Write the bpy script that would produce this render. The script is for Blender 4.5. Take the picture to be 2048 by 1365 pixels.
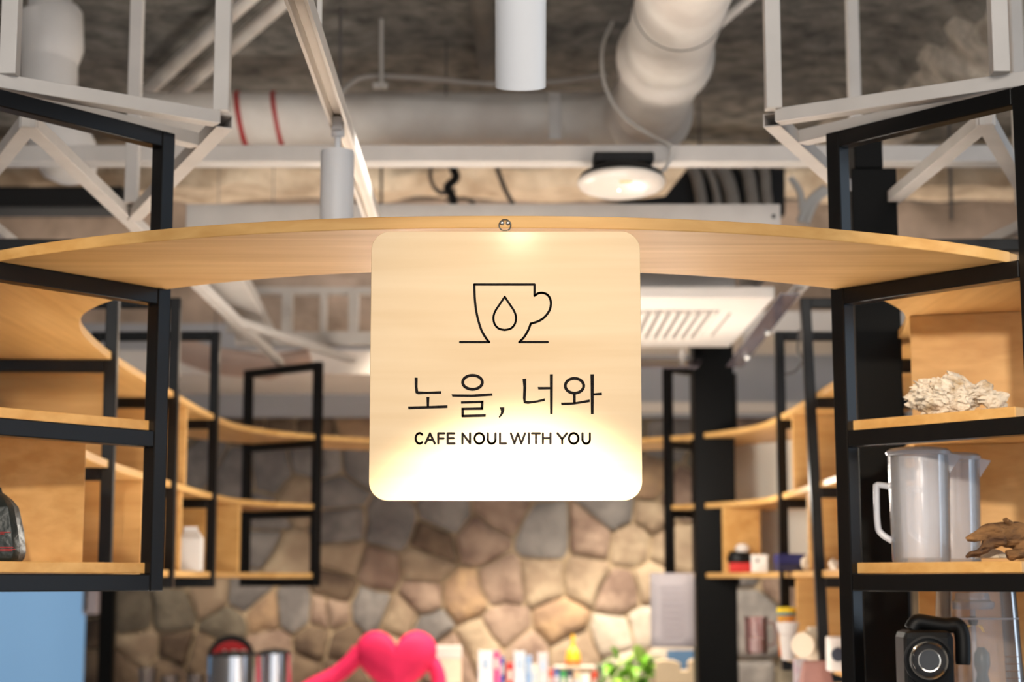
import bpy, bmesh, math, random
from mathutils import Vector, Matrix, noise
random.seed(7)
S = bpy.context.scene
COL = S.collection
for _o in list(bpy.data.objects):
    bpy.data.objects.remove(_o)

# ------------------------------------------------------------------ camera, world, lights, exposure
EYE = 1.5                      # eye height; heights h below are measured from it
FPX = 3500.0                   # focal length in pixels of a 2048 px wide frame
PITCH = math.atan(483.0 / FPX)
cam_d = bpy.data.cameras.new('camera')
cam_d.sensor_width = 36.0
cam_d.lens = 36.0 * FPX / 2048.0
cam_d.dof.use_dof = True
cam_d.dof.focus_distance = 2.45
cam_d.dof.aperture_fstop = 4.4
cam_d.clip_start = 0.05
cam = bpy.data.objects.new('camera', cam_d)
COL.objects.link(cam)
cam.location = (0, 0, EYE)
cam.rotation_euler = (math.pi / 2 + PITCH, 0, 0)
S.camera = cam

W = bpy.data.worlds.new('daylight')
S.world = W
W.use_nodes = True
W.node_tree.nodes['Background'].inputs[0].default_value = (0.93, 0.96, 1.0, 1)
W.node_tree.nodes['Background'].inputs[1].default_value = 1.25

S.view_settings.view_transform = 'Standard'
S.view_settings.look = 'None'
S.view_settings.gamma = 1.0
S.view_settings.exposure = 0.3
S.view_settings.use_curve_mapping = False


def light(name, kind, loc, energy, color=(1, 1, 1), target=None, size=None, spot=None, blend=0.5, radius=0.03):
    d = bpy.data.lights.new(name, kind)
    d.energy = energy
    d.color = color
    if kind == 'AREA':
        d.shape = 'RECTANGLE'
        d.size, d.size_y = size
    else:
        d.shadow_soft_size = radius
    if kind == 'SPOT':
        d.spot_size = spot
        d.spot_blend = blend
    o = bpy.data.objects.new(name, d)
    COL.objects.link(o)
    o.location = loc
    if target is not None:
        v = Vector(target) - Vector(loc)
        o.rotation_euler = v.to_track_quat('-Z', 'Y').to_euler()
    return o


WARM = (1.0, 0.86, 0.68)
# daylight from the side window, downlights over the back counter, shelf spots, and added fill lights
light('window_daylight', 'AREA', (3.4, 2.8, 1.40), 30, (0.62, 0.80, 1.0), target=(0, 2.8, 1.45), size=(1.3, 4.2))
light('front_fill', 'AREA', (0.2, 0.2, 3.18), 62, (1.0, 0.93, 0.85), target=(0.1, 2.6, 1.6), size=(3.0, 1.2))  # added fill from above the camera, brightens the front faces
light('counter_spot_right', 'SPOT', (0.66, 6.7, 2.9), 310, WARM, target=(0.55, 7.4, 1.05), spot=math.radians(70), blend=0.8)
light('counter_spot_middle', 'SPOT', (-0.25, 6.7, 2.9), 180, WARM, target=(-0.25, 7.5, 1.1), spot=math.radians(74), blend=0.9)
light('counter_spot_left', 'SPOT', (-1.3, 7.1, 2.3), 40, WARM, target=(-1.2, 7.6, 1.2), spot=math.radians(74), blend=0.9)
light('bounce_spot_left', 'SPOT', (-0.25, 3.5, 3.1), 800, (1, .96, .91), target=(-0.1, 3.7, 0.9), spot=math.radians(44), blend=0.6)  # added spot, its bounce off the pale worktop lights the arch underside
light('bounce_spot_right', 'SPOT', (0.3, 3.85, 3.1), 800, (1, .96, .91), target=(0.2, 4.1, 0.9), spot=math.radians(44), blend=0.6)  # second added spot for the same upward bounce
light('ring_fill_left', 'POINT', (-0.30, 4.9, 1.78), 10, (1.0, 0.93, 0.82), radius=0.06)  # added fill with no lamp around it, lifts the left wing
light('ring_fill_right', 'POINT', (0.50, 5.45, 1.78), 9, (1.0, 0.93, 0.82), radius=0.06)  # added fill with no lamp around it, reaches the white back panels
light('back_fill', 'AREA', (0.0, 6.75, 3.0), 4, (1.0, 0.97, 0.93), target=(0.0, 8.0, 2.5), size=(2.6, 0.2))  # added fill for the fireproofed beam and the void behind it
light('void_fill', 'AREA', (0.0, 7.62, 2.72), 16, (1.0, 0.88, 0.76), target=(0.0, 7.3, 3.4), size=(4.6, 0.2))  # added upward fill that brightens the void above the soffits
light('shelf_spot_right', 'SPOT', (0.36, 0.9, 2.02), 105, WARM, target=(0.90, 3.10, 1.72), spot=math.radians(24), blend=0.6)
light('shelf_spot_left', 'SPOT', (-0.38, 0.9, 2.02), 75, WARM, target=(-0.95, 3.10, 1.70), spot=math.radians(24), blend=0.6)
light('sign_fill', 'SPOT', (0.75, 0.9, 3.1), 44, (1.0, 0.91, 0.76), target=(-0.008, 2.425, 1.80), spot=math.radians(17), blend=0.9)  # added spot that brightens the whole sign face

# ------------------------------------------------------------------ geometry of the photographed place


def P(u, v, Y):
    """the place at distance Y that the photograph shows at (u, v)"""
    x = (u - 1024.0) / FPX
    y = -(v - 682.5) / FPX
    dy = math.cos(PITCH) - y * math.sin(PITCH)
    dz = math.sin(PITCH) + y * math.cos(PITCH)
    return Vector((x / dy * Y, Y, EYE + dz / dy * Y))


def PH(u, v, h):
    """the same at height h over the eye"""
    y = -(v - 682.5) / FPX
    dy = math.cos(PITCH) - y * math.sin(PITCH)
    dz = math.sin(PITCH) + y * math.cos(PITCH)
    return P(u, v, h * dy / dz)


class MB:
    """collects shapes (world coordinates) and links them as ONE mesh object"""

    def __init__(s):
        s.bm = bmesh.new()

    def poly(s, pts):
        return s.bm.faces.new([s.bm.verts.new(p) for p in pts])

    def box(s, lo, hi):
        lo, hi = Vector(lo), Vector(hi)
        m = Matrix.Translation((lo + hi) / 2) @ Matrix.Diagonal(((hi - lo).x, (hi - lo).y, (hi - lo).z, 1))
        bmesh.ops.create_cube(s.bm, size=1.0, matrix=m)
        return s

    def obox(s, c, ax, size):
        """oriented box: centre, 3 axes, 3 sizes"""
        m = Matrix.Identity(4)
        for i in range(3):
            a = Vector(ax[i]).normalized() * size[i]
            for r in range(3):
                m[r][i] = a[r]
        m.translation = Vector(c)
        bmesh.ops.create_cube(s.bm, size=1.0, matrix=m)
        return s

    def beam(s, p, q, w, h=None, up=(0, 0, 1), ext=0.0):
        h = h or w
        p, q = Vector(p), Vector(q)
        d = (q - p).normalized()
        up = Vector(up)
        if abs(d.dot(up)) > 0.95:
            up = Vector((0, 1, 0))
        sx = d.cross(up).normalized()
        uy = sx.cross(d).normalized()
        s.obox((p + q) / 2, (d, sx, uy), ((q - p).length + 2 * ext, w, h))
        return s

    def hollow(s, p, q, w, wall=0.0025, depth=0.12, up=(0, 0, 1), h=None):
        """square tube, open at q"""
        p, q = Vector(p), Vector(q)
        d = (q - p).normalized()
        sx = d.cross(Vector(up)).normalized()
        uy = sx.cross(d).normalized()

        def ring(c, k):
            return [s.bm.verts.new(c + sx * a * k + uy * b * (k - dh)) for a, b in ((-1, -1), (1, -1), (1, 1), (-1, 1))]
        dh = (w - h) / 2 if h else 0.0
        r = [ring(p, w / 2), ring(q, w / 2), ring(q, w / 2 - wall), ring(q - d * depth, w / 2 - wall)]
        for a, b in zip(r, r[1:]):
            for i in range(4):
                s.bm.faces.new((a[i], a[(i + 1) % 4], b[(i + 1) % 4], b[i]))
        s.bm.faces.new(r[0][::-1])
        s.bm.faces.new(r[3])
        return s

    def tube(s, pts, r, n=10, closed=False, caps=True):
        """round tube along a path; r a number or a list"""
        pts = [Vector(p) for p in pts]
        N = len(pts)
        rs = r if isinstance(r, (list, tuple)) else [r] * N
        rings = []
        prev = None
        for i, p in enumerate(pts):
            if closed:
                t = (pts[(i + 1) % N] - pts[i - 1]).normalized()
            else:
                t = (pts[min(i + 1, N - 1)] - pts[max(i - 1, 0)]).normalized()
            if prev is None:
                a = Vector((0, 0, 1)) if abs(t.z) < 0.9 else Vector((1, 0, 0))
                u = t.cross(a).normalized()
            else:
                u = (prev - t * prev.dot(t)).normalized()
            prev = u
            w = t.cross(u)
            rings.append([s.bm.verts.new(p + (u * math.cos(2 * math.pi * k / n) + w * math.sin(2 * math.pi * k / n)) * rs[i]) for k in range(n)])
        for i in range(N if closed else N - 1):
            a, b = rings[i], rings[(i + 1) % N]
            for k in range(n):
                s.bm.faces.new((a[k], a[(k + 1) % n], b[(k + 1) % n], b[k]))
        if caps and not closed:
            s.bm.faces.new(rings[0][::-1])
            s.bm.faces.new(rings[-1])
        return s

    def lathe(s, c, prof, n=32, axis=(0, 0, 1), sx=1.0, sy=1.0):
        """profile [(r, z)...] turned about an axis through c"""
        c = Vector(c)
        q = Vector((0, 0, 1)).rotation_difference(Vector(axis))
        rings = []
        for r, z in prof:
            if r < 1e-6:
                rings.append([s.bm.verts.new(c + q @ Vector((0, 0, z)))])
            else:
                rings.append([s.bm.verts.new(c + q @ Vector((r * sx * math.cos(2 * math.pi * k / n), r * sy * math.sin(2 * math.pi * k / n), z))) for k in range(n)])
        for a, b in zip(rings, rings[1:]):
            for k in range(n):
                if len(a) == 1 and len(b) == 1:
                    continue
                if len(a) == 1:
                    s.bm.faces.new((a[0], b[(k + 1) % n], b[k]))
                elif len(b) == 1:
                    s.bm.faces.new((a[k], a[(k + 1) % n], b[0]))
                else:
                    s.bm.faces.new((a[k], a[(k + 1) % n], b[(k + 1) % n], b[k]))
        return s

    def prism(s, pts, depth):
        """closed outline extruded along a vector"""
        depth = Vector(depth)
        a = [s.bm.verts.new(p) for p in pts]
        b = [s.bm.verts.new(Vector(p) + depth) for p in pts]
        n = len(a)
        s.bm.faces.new(a)
        s.bm.faces.new(b[::-1])
        for i in range(n):
            s.bm.faces.new((a[i], b[i], b[(i + 1) % n], a[(i + 1) % n]))
        return s

    def ico(s, c, r, sub=3, scale=(1, 1, 1)):
        m = Matrix.Translation(Vector(c)) @ Matrix.Diagonal((scale[0], scale[1], scale[2], 1))
        bmesh.ops.create_icosphere(s.bm, subdivisions=sub, radius=r, matrix=m)
        return s

    def build(s, name, mat, parent=None, smooth=False, bevel=0.0, fix=True):
        bm = s.bm
        off = Vector((0, 0, 0))
        if parent is not None:
            off = world_loc(parent)
        else:
            xs = [v.co for v in bm.verts]
            lo = Vector((min(c.x for c in xs), min(c.y for c in xs), min(c.z for c in xs)))
            hi = Vector((max(c.x for c in xs), max(c.y for c in xs), max(c.z for c in xs)))
            off = Vector(((lo.x + hi.x) / 2, (lo.y + hi.y) / 2, lo.z))
        bmesh.ops.translate(bm, verts=bm.verts, vec=-off)
        if fix:
            bmesh.ops.recalc_face_normals(bm, faces=bm.faces)
        me = bpy.data.meshes.new(name)
        bm.to_mesh(me)
        bm.free()
        for m in (mat if isinstance(mat, list) else [mat]):
            me.materials.append(m)
        if smooth:
            me.polygons.foreach_set('use_smooth', [True] * len(me.polygons))
            me.set_sharp_from_angle(angle=math.radians(40))
        o = bpy.data.objects.new(name, me)
        COL.objects.link(o)
        if parent is not None:
            o.parent = parent
        else:
            o.location = off
        if bevel:
            b = o.modifiers.new('bevel', 'BEVEL')
            b.width = bevel
            b.segments = 2
            b.limit_method = 'ANGLE'
        return o


def world_loc(o):
    v = Vector(o.location)
    while o.parent is not None:
        o = o.parent
        v += o.location
    return v


def tag(o, label=None, cat=None, group=None, kind=None):
    if label:
        o['label'] = label
    if cat:
        o['category'] = cat
    if group:
        o['group'] = group
    if kind:
        o['kind'] = kind
    return o


def thing(name, loc, label, cat, group=None):
    o = bpy.data.objects.new(name, None)
    o.empty_display_size = 0.05
    COL.objects.link(o)
    o.location = loc
    return tag(o, label, cat, group)


# ------------------------------------------------------------------ materials


def lin(c):
    return tuple((x / 12.92 if x <= 0.04045 else ((x + 0.055) / 1.055) ** 2.4) for x in (v / 255.0 for v in c))


def mat(name, rgb, rough=0.5, metal=0.0, vary=0.0, scale=8.0, bump=0.0, bscale=40.0, spec=0.5, stretch=(1, 1, 1), rgb2=None, coat=0.0, detail=4.0, ramp=(0.35, 0.65)):
    """principled material; colour varies between rgb and rgb2 by noise"""
    m = bpy.data.materials.new(name)
    m.use_nodes = True
    nt = m.node_tree
    b = nt.nodes['Principled BSDF']
    c = lin(rgb)
    b.inputs['Base Color'].default_value = (*c, 1)
    b.inputs['Roughness'].default_value = rough
    b.inputs['Metallic'].default_value = metal
    b.inputs['Specular IOR Level'].default_value = spec
    b.inputs['Coat Weight'].default_value = coat
    tc = nt.nodes.new('ShaderNodeTexCoord')
    mp = nt.nodes.new('ShaderNodeMapping')
    mp.inputs['Scale'].default_value = stretch
    nt.links.new(tc.outputs['Object'], mp.inputs['Vector'])
    if vary or rgb2:
        n = nt.nodes.new('ShaderNodeTexNoise')
        n.inputs['Scale'].default_value = scale
        n.inputs['Detail'].default_value = detail
        nt.links.new(mp.outputs[0], n.inputs['Vector'])
        r = nt.nodes.new('ShaderNodeValToRGB')
        r.color_ramp.elements[0].position, r.color_ramp.elements[1].position = ramp
        c2 = lin(rgb2) if rgb2 else tuple(x * (1 - vary) for x in c)
        r.color_ramp.elements[0].color = (*c2, 1)
        r.color_ramp.elements[1].color = (*c, 1)
        nt.links.new(n.outputs['Fac'], r.inputs[0])
        nt.links.new(r.outputs[0], b.inputs['Base Color'])
    if bump:
        n2 = nt.nodes.new('ShaderNodeTexNoise')
        n2.inputs['Scale'].default_value = bscale
        n2.inputs['Detail'].default_value = 6
        nt.links.new(mp.outputs[0], n2.inputs['Vector'])
        bp = nt.nodes.new('ShaderNodeBump')
        bp.inputs['Strength'].default_value = bump
        bp.inputs['Distance'].default_value = 0.02
        nt.links.new(n2.outputs['Fac'], bp.inputs['Height'])
        nt.links.new(bp.outputs[0], b.inputs['Normal'])
    return m


def wood(name, light_rgb, dark_rgb, rough=0.4, along=0, k=1.0, spec=0.4):
    """fine straight grain with wide pale figure, running along one axis"""
    m = bpy.data.materials.new(name)
    m.use_nodes = True
    nt = m.node_tree
    b = nt.nodes['Principled BSDF']
    b.inputs['Roughness'].default_value = rough
    b.inputs['Specular IOR Level'].default_value = spec
    tc = nt.nodes.new('ShaderNodeTexCoord')

    def grain(sc_along, sc_across, detail, dist=0.0):
        mp = nt.nodes.new('ShaderNodeMapping')
        s = [sc_across] * 3
        s[along] = sc_along
        mp.inputs['Scale'].default_value = s
        nt.links.new(tc.outputs['Object'], mp.inputs['Vector'])
        n = nt.nodes.new('ShaderNodeTexNoise')
        n.inputs['Scale'].default_value = k
        n.inputs['Detail'].default_value = detail
        n.inputs['Distortion'].default_value = dist
        nt.links.new(mp.outputs[0], n.inputs['Vector'])
        return n
    n1 = grain(2.0, 45.0, 5, 0.3)
    n2 = grain(2.0, 9.0, 3, 0.8)
    mix = nt.nodes.new('ShaderNodeMath')
    mix.operation = 'ADD'
    nt.links.new(n1.outputs['Fac'], mix.inputs[0])
    nt.links.new(n2.outputs['Fac'], mix.inputs[1])
    r = nt.nodes.new('ShaderNodeValToRGB')
    r.color_ramp.elements[0].position = 0.36
    r.color_ramp.elements[1].position = 0.62
    r.color_ramp.elements[0].color = (*lin(dark_rgb), 1)
    r.color_ramp.elements[1].color = (*lin(light_rgb), 1)
    h = nt.nodes.new('ShaderNodeMath')
    h.operation = 'MULTIPLY'
    h.inputs[1].default_value = 0.5
    nt.links.new(mix.outputs[0], h.inputs[0])
    nt.links.new(h.outputs[0], r.inputs[0])
    nt.links.new(r.outputs[0], b.inputs['Base Color'])
    return m


def glass(name, rgb=(255, 255, 255), rough=0.05, alpha=0.35, ior=1.45):
    """thin clear plastic: see-through, a little milky body, mirror-like at the rim"""
    m = bpy.data.materials.new(name)
    m.use_nodes = True
    nt = m.node_tree
    out = nt.nodes['Material Output']
    nt.nodes.remove(nt.nodes['Principled BSDF'])
    tr = nt.nodes.new('ShaderNodeBsdfTransparent')
    tr.inputs[0].default_value = (0.96, 0.96, 0.97, 1)
    df = nt.nodes.new('ShaderNodeBsdfDiffuse')
    df.inputs[0].default_value = (*lin(rgb), 1)
    gl = nt.nodes.new('ShaderNodeBsdfGlossy')
    gl.inputs['Roughness'].default_value = rough
    fr = nt.nodes.new('ShaderNodeFresnel')
    fr.inputs[0].default_value = ior
    m1, m2 = nt.nodes.new('ShaderNodeMixShader'), nt.nodes.new('ShaderNodeMixShader')
    m1.inputs[0].default_value = alpha
    nt.links.new(tr.outputs[0], m1.inputs[1])
    nt.links.new(df.outputs[0], m1.inputs[2])
    nt.links.new(fr.outputs[0], m2.inputs[0])
    nt.links.new(m1.outputs[0], m2.inputs[1])
    nt.links.new(gl.outputs[0], m2.inputs[2])
    nt.links.new(m2.outputs[0], out.inputs[0])
    return m


def emit(name, rgb, strength):
    m = bpy.data.materials.new(name)
    m.use_nodes = True
    b = m.node_tree.nodes['Principled BSDF']
    b.inputs['Base Color'].default_value = (*lin(rgb), 1)
    b.inputs['Emission Color'].default_value = (*lin(rgb), 1)
    b.inputs['Emission Strength'].default_value = strength
    b.inputs['Roughness'].default_value = 0.3
    return m


M = {}
M['wood'] = wood('beech_board', (224, 178, 112), (200, 150, 84), 0.5)
M['wood_y'] = wood('beech_board_lengthwise', (224, 178, 112), (200, 150, 84), 0.38, along=1)
M['edge'] = wood('beech_edge', (226, 180, 118), (204, 150, 90), 0.45)
M['maple'] = wood('maple_sign_board', (240, 212, 172), (228, 196, 152), 0.20, k=0.8)
M['black'] = mat('black_powder_coat', (15, 14, 14), 0.28, spec=.28, vary=0.15, scale=30, bump=0.02, bscale=300)
M['column'] = mat('black_painted_column', (7, 7, 7), 0.5, spec=.12, vary=0.2, scale=5)
M['white'] = mat('white_painted_steel', (206, 200, 194), 0.45, vary=0.08, scale=12)
M['whitep'] = mat('white_lamp_enamel', (222, 222, 224), 0.42, vary=0.02, scale=12)
M['pvc'] = mat('painted_duct_wrap', (240, 234, 226), 0.55, rgb2=(220, 211, 202), scale=6, bump=0.08, bscale=14)
M['pvcw'] = mat('white_pipe_plastic', (228, 224, 220), 0.45, vary=0.1, scale=8)
M['concrete'] = mat('sprayed_concrete', (146, 142, 136), 0.95, rgb2=(84, 82, 77), scale=13.0, bump=0.9, bscale=60, detail=9, ramp=(0.3, 0.7))
M['beige'] = mat('beige_fireproofing', (206, 186, 160), 0.95, rgb2=(172, 150, 124), scale=9, bump=0.8, bscale=30)
M['pink'] = mat('pinkish_mineral_wool', (206, 184, 166), 0.95, rgb2=(160, 142, 126), scale=5, bump=0.5, bscale=20)
M['soffit'] = mat('white_soffit_paint', (240, 232, 224), 0.8, vary=0.05, scale=3)
M['greywall'] = mat('grey_plaster', (184, 188, 196), 0.85, vary=0.06, scale=2)
M['mortar'] = mat('sandy_mortar', (186, 166, 138), 0.95, rgb2=(152, 132, 106), scale=10, bump=0.6, bscale=40)
M['floor'] = mat('grey_screed', (120, 115, 110), 0.6, vary=0.15, scale=2)
M['plaster'] = mat('white_plaster', (205, 200, 194), 0.85, vary=0.05, scale=2)
M['dark'] = mat('dark_void_rubber', (22, 21, 21), 0.7, vary=0.2, scale=9)
M['hose'] = mat('grey_duct_hose', (165, 156, 146), 0.7, vary=0.2, scale=20)
M['cable'] = mat('white_cable', (200, 196, 190), 0.5, vary=0.05)
M['gcable'] = mat('grey_cable', (96, 92, 90), 0.6, vary=0.1)
M['red'] = mat('red_tape', (178, 34, 36), 0.5, vary=0.1, scale=30)
M['steel'] = mat('brushed_steel', (200, 200, 204), 0.16, 1.0, vary=0.1, scale=60, stretch=(1, 1, 0.05))
M['chrome'] = mat('nickel_hook', (206, 200, 190), 0.14, 1.0, vary=0.02)
M['ink'] = mat('charred_engraving', (44, 39, 37), 0.9, rgb2=(16, 14, 14), scale=700, bump=0.2, bscale=900, spec=.1)

# ------------------------------------------------------------------ the setting


def structure(name, mb, m, **k):
    return tag(mb.build(name, m, **k), kind='structure')


CEIL = EYE + 1.78
structure('floor', MB().box((-3.6, -3.2, -0.1), (3.6, 8.4, 0.0)), M['floor'])
structure('wall_left', MB().box((-3.7, -3.2, 0), (-3.5, 8.4, CEIL)), M['plaster'])
structure('wall_right', MB().box((3.5, -3.2, 0), (3.7, 8.4, CEIL)), M['plaster'])

# ceiling: rough sprayed concrete with a diagonal ridge on the right
cb = MB()
nx, ny = 150, 130
x0, x1, y0, y1 = -3.6, 3.6, -3.2, 8.3
ra, rb = PH(1690, 195, 1.74), PH(2010, -30, 1.74)
rd = (rb - ra).normalized()
grid = []
for j in range(ny + 1):
    t = j / ny
    y = y0 + (y1 - y0) * (t ** 0.55)
    row = []
    for i in range(nx + 1):
        x = x0 + (x1 - x0) * i / nx
        p = Vector((x, y, 0))
        z = 0.022 * noise.fractal(Vector((x * 2.2, y * 2.2, 3.1)), 0.9, 2.1, 5)
        w = Vector((x - ra.x, y - ra.y))
        along = w.x * rd.x + w.y * rd.y
        side = w.y * rd.x - w.x * rd.y
        if along > -0.4:
            k = min(1.0, (along + 0.4) / 0.4)
            wob = 0.05 * noise.noise(Vector((x * 4, y * 4, 9)))
            z -= k * 0.09 * max(0.0, min(1.0, (side + wob) / 0.10)) * (1.0 if side < 0.34 else max(0.0, 1 - (side - 0.34) / 0.25))
            z -= k * 0.035 * noise.noise(Vector((x * 7, y * 7, 1))) * (1 if 0 < side < 0.6 else 0)
        row.append(cb.bm.verts.new((x, y, CEIL + z)))
    grid.append(row)
for j in range(ny):
    for i in range(nx):
        cb.bm.faces.new((grid[j][i], grid[j + 1][i], grid[j + 1][i + 1], grid[j][i + 1]))
structure('ceiling', cb, M['concrete'], smooth=True, fix=False)

# lumpy sprayed beam crossing the ceiling slantwise at the upper right
rb1, rb2 = PH(1760, 215, 1.78), PH(2130, -70, 1.78)
lb1 = MB()
dr = (rb2 - rb1).normalized()
sd = Vector((dr.y, -dr.x, 0))
prev = None
for i in range(71):
    c = rb1 + dr * (-.35 + i * .03)
    ring = []
    for k in range(15):
        a = math.pi * k / 14
        r = .15 * (1 + .25 * noise.fractal(Vector((c.x * 5 + math.cos(a), c.y * 5, a)), 1.0, 2.0, 4))
        ring.append(lb1.bm.verts.new((c.x + sd.x * r * math.cos(a), c.y + sd.y * r * math.cos(a), CEIL + .03 - 1.35 * r * math.sin(a))))
    if prev:
        for k in range(14):
            lb1.bm.faces.new((prev[k], prev[k + 1], ring[k + 1], ring[k]))
    prev = ring
structure('trim_6', lb1, mat('pale_sprayed_concrete', (212, 204, 192), .95, rgb2=(130, 123, 113), scale=11, bump=.9, bscale=50, ramp=(.3, .7)), smooth=True)

# downstand beam with sprayed fireproofing, across the room
db = MB()
pa, pb_ = P(300, 378, 7.0).z, CEIL + 0.03
pr = [(6.95, pb_), (6.93, pa + 0.06), (6.98, pa + 0.005), (7.1, pa), (7.26, pa + 0.01), (7.3, pb_)]
prev = None
for i in range(121):
    x = -3.5 + 7.0 * i / 120
    ring = [db.bm.verts.new((x, y + 0.03 * noise.noise(Vector((x * 6, y * 9, z * 9))), z + (0.035 * noise.noise(Vector((x * 5, y * 5, 2))) if z < pb_ else 0))) for y, z in pr]
    if prev:
        for a in range(len(pr) - 1):
            db.bm.faces.new((prev[a], ring[a], ring[a + 1], prev[a + 1]))
    prev = ring
structure('trim_1', db, M['beige'], smooth=True)

# stone wall at the back
YW = 8.0
wtop = P(1024, 836, YW).z
wl = P(172, 1200, YW).x
structure('wall_back_upper', MB().box((-3.6, YW - 0.02, wtop), (3.6, YW + 0.25, P(0, 700, YW).z + 0.12)), M['greywall'])
structure('wall_back_void', MB().box((-3.6, YW + 0.05, P(0, 705, YW).z), (3.6, YW + 0.25, CEIL)), M['pink'])
wall = structure('wall_back', MB().box((wl, YW, 0), (3.6, YW + 0.25, wtop)), M['mortar'])

# window at the far left: bright sky behind it
wz = wtop
structure('wall_back_sill', MB().box((-3.6, YW + 0.02, 0), (wl, YW + 0.25, 0.5)), M['plaster'])
win = structure('window_1', MB().box((wl - 1.60, YW + 0.06, 0.5), (wl - 1.55, YW + 0.14, wz)).box((wl - 1.6, YW + 0.06, 0.5), (wl, YW + 0.14, 0.55)), M['white'])
MB().box((wl - 1.58, YW + 0.16, 0.5), (wl + 0.02, YW + 0.17, wz)).build('pane', emit('sky_lit_pane', (132, 174, 212), 0.5), win)

# --- stones, one object each
A_ = [(60, 130, 'g'), (190, 130, 'g'), (100, 270, 'g'), (110, 470, 'g'), (380, 470, 'g'), (120, 640, 't'), (320, 700, 'b'), (80, 790, 'd'), (60, 930, 'b'), (270, 910, 'g'),
      (440, 960, 't'), (570, 680, 't'), (612, 560, 'd'), (690, 400, 'g'), (860, 530, 'b'), (950, 380, 'b'), (1220, 530, 'g'), (555, 850, 'b'), (770, 850, 'o'), (990, 780, 'b'),
      (1200, 760, 't'), (1430, 740, 't'), (1460, 530, 'b'), (1680, 560, 't'), (1580, 380, 'g'), (1800, 250, 'o'), (1800, 400, 't'), (1620, 830, 'b'), (1800, 780, 't'),
      (1000, 1000, 'b'), (1290, 970, 'o'), (1600, 1060, 'l'), (1750, 1010, 'l'), (1370, 1150, 't'), (1110, 1150, 'b'), (850, 1090, 't'), (590, 1010, 'g'), (120, 1120, 'd'),
      (100, 1260, 'd'), (700, 1160, 'b'), (380, 1150, 't'), (1650, 1220, 'l'), (1880, 580, 't'), (1900, 950, 'l'), (1880, 1180, 'l'), (1900, 300, 'b')]
B_ = [(110, 900, 'd'), (100, 1110, 'd'), (390, 780, 'm'), (660, 760, 'm'), (1010, 830, 'm'), (920, 660, 't'), (1270, 770, 'o'), (1470, 740, 'g'), (1680, 760, 'b'), (1420, 400, 't'),
      (1250, 300, 'g'), (680, 1010, 'd'), (330, 1150, 'd'), (430, 1000, 't'), (620, 1180, 'd'), (860, 1060, 'd'), (1300, 980, 'b'), (1620, 960, 'd'), (1560, 1160, 'd'), (1150, 640, 'g'),
      (60, 700, 'd')]
C_ = [(1230, 270, 'g'), (1080, 190, 'g'), (1450, 250, 'g'), (1580, 370, 't'), (1640, 200, 'g'), (1100, 500, 'm'), (1400, 480, 'g'), (1320, -20, 'd'), (1500, -10, 'd'), (1640, 0, 'd')]
seeds = [(640 + x / 2.695, 880 + y / 2.695, c) for x, y, c in A_] + [(150 + x / 3.357, 1000 + y / 3.357, c) for x, y, c in B_] + [(x / 2.65, 850 + y / 2.65, c) for x, y, c in C_]
rs = random.Random(11)
for _ in range(6000):
    u, v = rs.uniform(165, 1720), rs.uniform(838, 1500)
    dmin = 108 if v > 900 else 92
    if all((u - a) ** 2 + (1.25 * (v - b)) ** 2 > dmin ** 2 for a, b, _c in seeds):
        seeds.append((u, v, rs.choice('ggtbbomd' if u > 700 else 'gmddmtb')))
SC = {'g': (140, 135, 132), 'm': (126, 117, 102), 't': (176, 158, 134), 'b': (160, 138, 122), 'o': (182, 152, 118), 'd': (118, 100, 82), 'l': (198, 188, 174)}
SC2 = {'g': (112, 108, 107), 'm': (100, 92, 80), 't': (148, 128, 108), 'b': (124, 102, 90), 'o': (148, 122, 100), 'd': (84, 68, 56), 'l': (170, 158, 144)}
SM = {k: [mat('fieldstone', SC[k], 0.85, rgb2=SC2[k], scale=6 + 4 * q, bump=0.6, bscale=24, ramp=(.40, .62)) for q in range(2)] for k in SC}
pts2 = []
for u, v, c in seeds:
    p = P(u, v, YW)
    pts2.append((p.x, p.z, c))
zlo = P(0, 1440, YW).z
xhi = P(1720, 1200, YW).x


def cell(i):
    px, pz, _c = pts2[i]
    poly = [(wl + 0.0, zlo), (xhi, zlo), (xhi, wtop), (wl, wtop)]
    for j, (qx, qz, _d) in enumerate(pts2):
        if j == i or (qx - px) ** 2 + (qz - pz) ** 2 > 1.2:
            continue
        mx, mz, nx_, nz_ = (px + qx) / 2, (pz + qz) / 2, qx - px, qz - pz
        out = []
        for k in range(len(poly)):
            a, b = poly[k], poly[(k + 1) % len(poly)]
            da = (a[0] - mx) * nx_ + (a[1] - mz) * nz_
            dbb = (b[0] - mx) * nx_ + (b[1] - mz) * nz_
            if da <= 0:
                out.append(a)
            if (da < 0 < dbb) or (dbb < 0 < da):
                t = da / (da - dbb)
                out.append((a[0] + t * (b[0] - a[0]), a[1] + t * (b[1] - a[1])))
        poly = out
        if len(poly) < 3:
            return None
    return poly


def inset(poly, d):
    n = len(poly)
    cx_, cz_ = sum(p[0] for p in poly) / n, sum(p[1] for p in poly) / n
    out = []
    for x, z in poly:
        L = math.hypot(x - cx_, z - cz_) or 1
        k = max(0.25, 1 - d / L)
        out.append((cx_ + (x - cx_) * k, cz_ + (z - cz_) * k))
    return out


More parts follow.
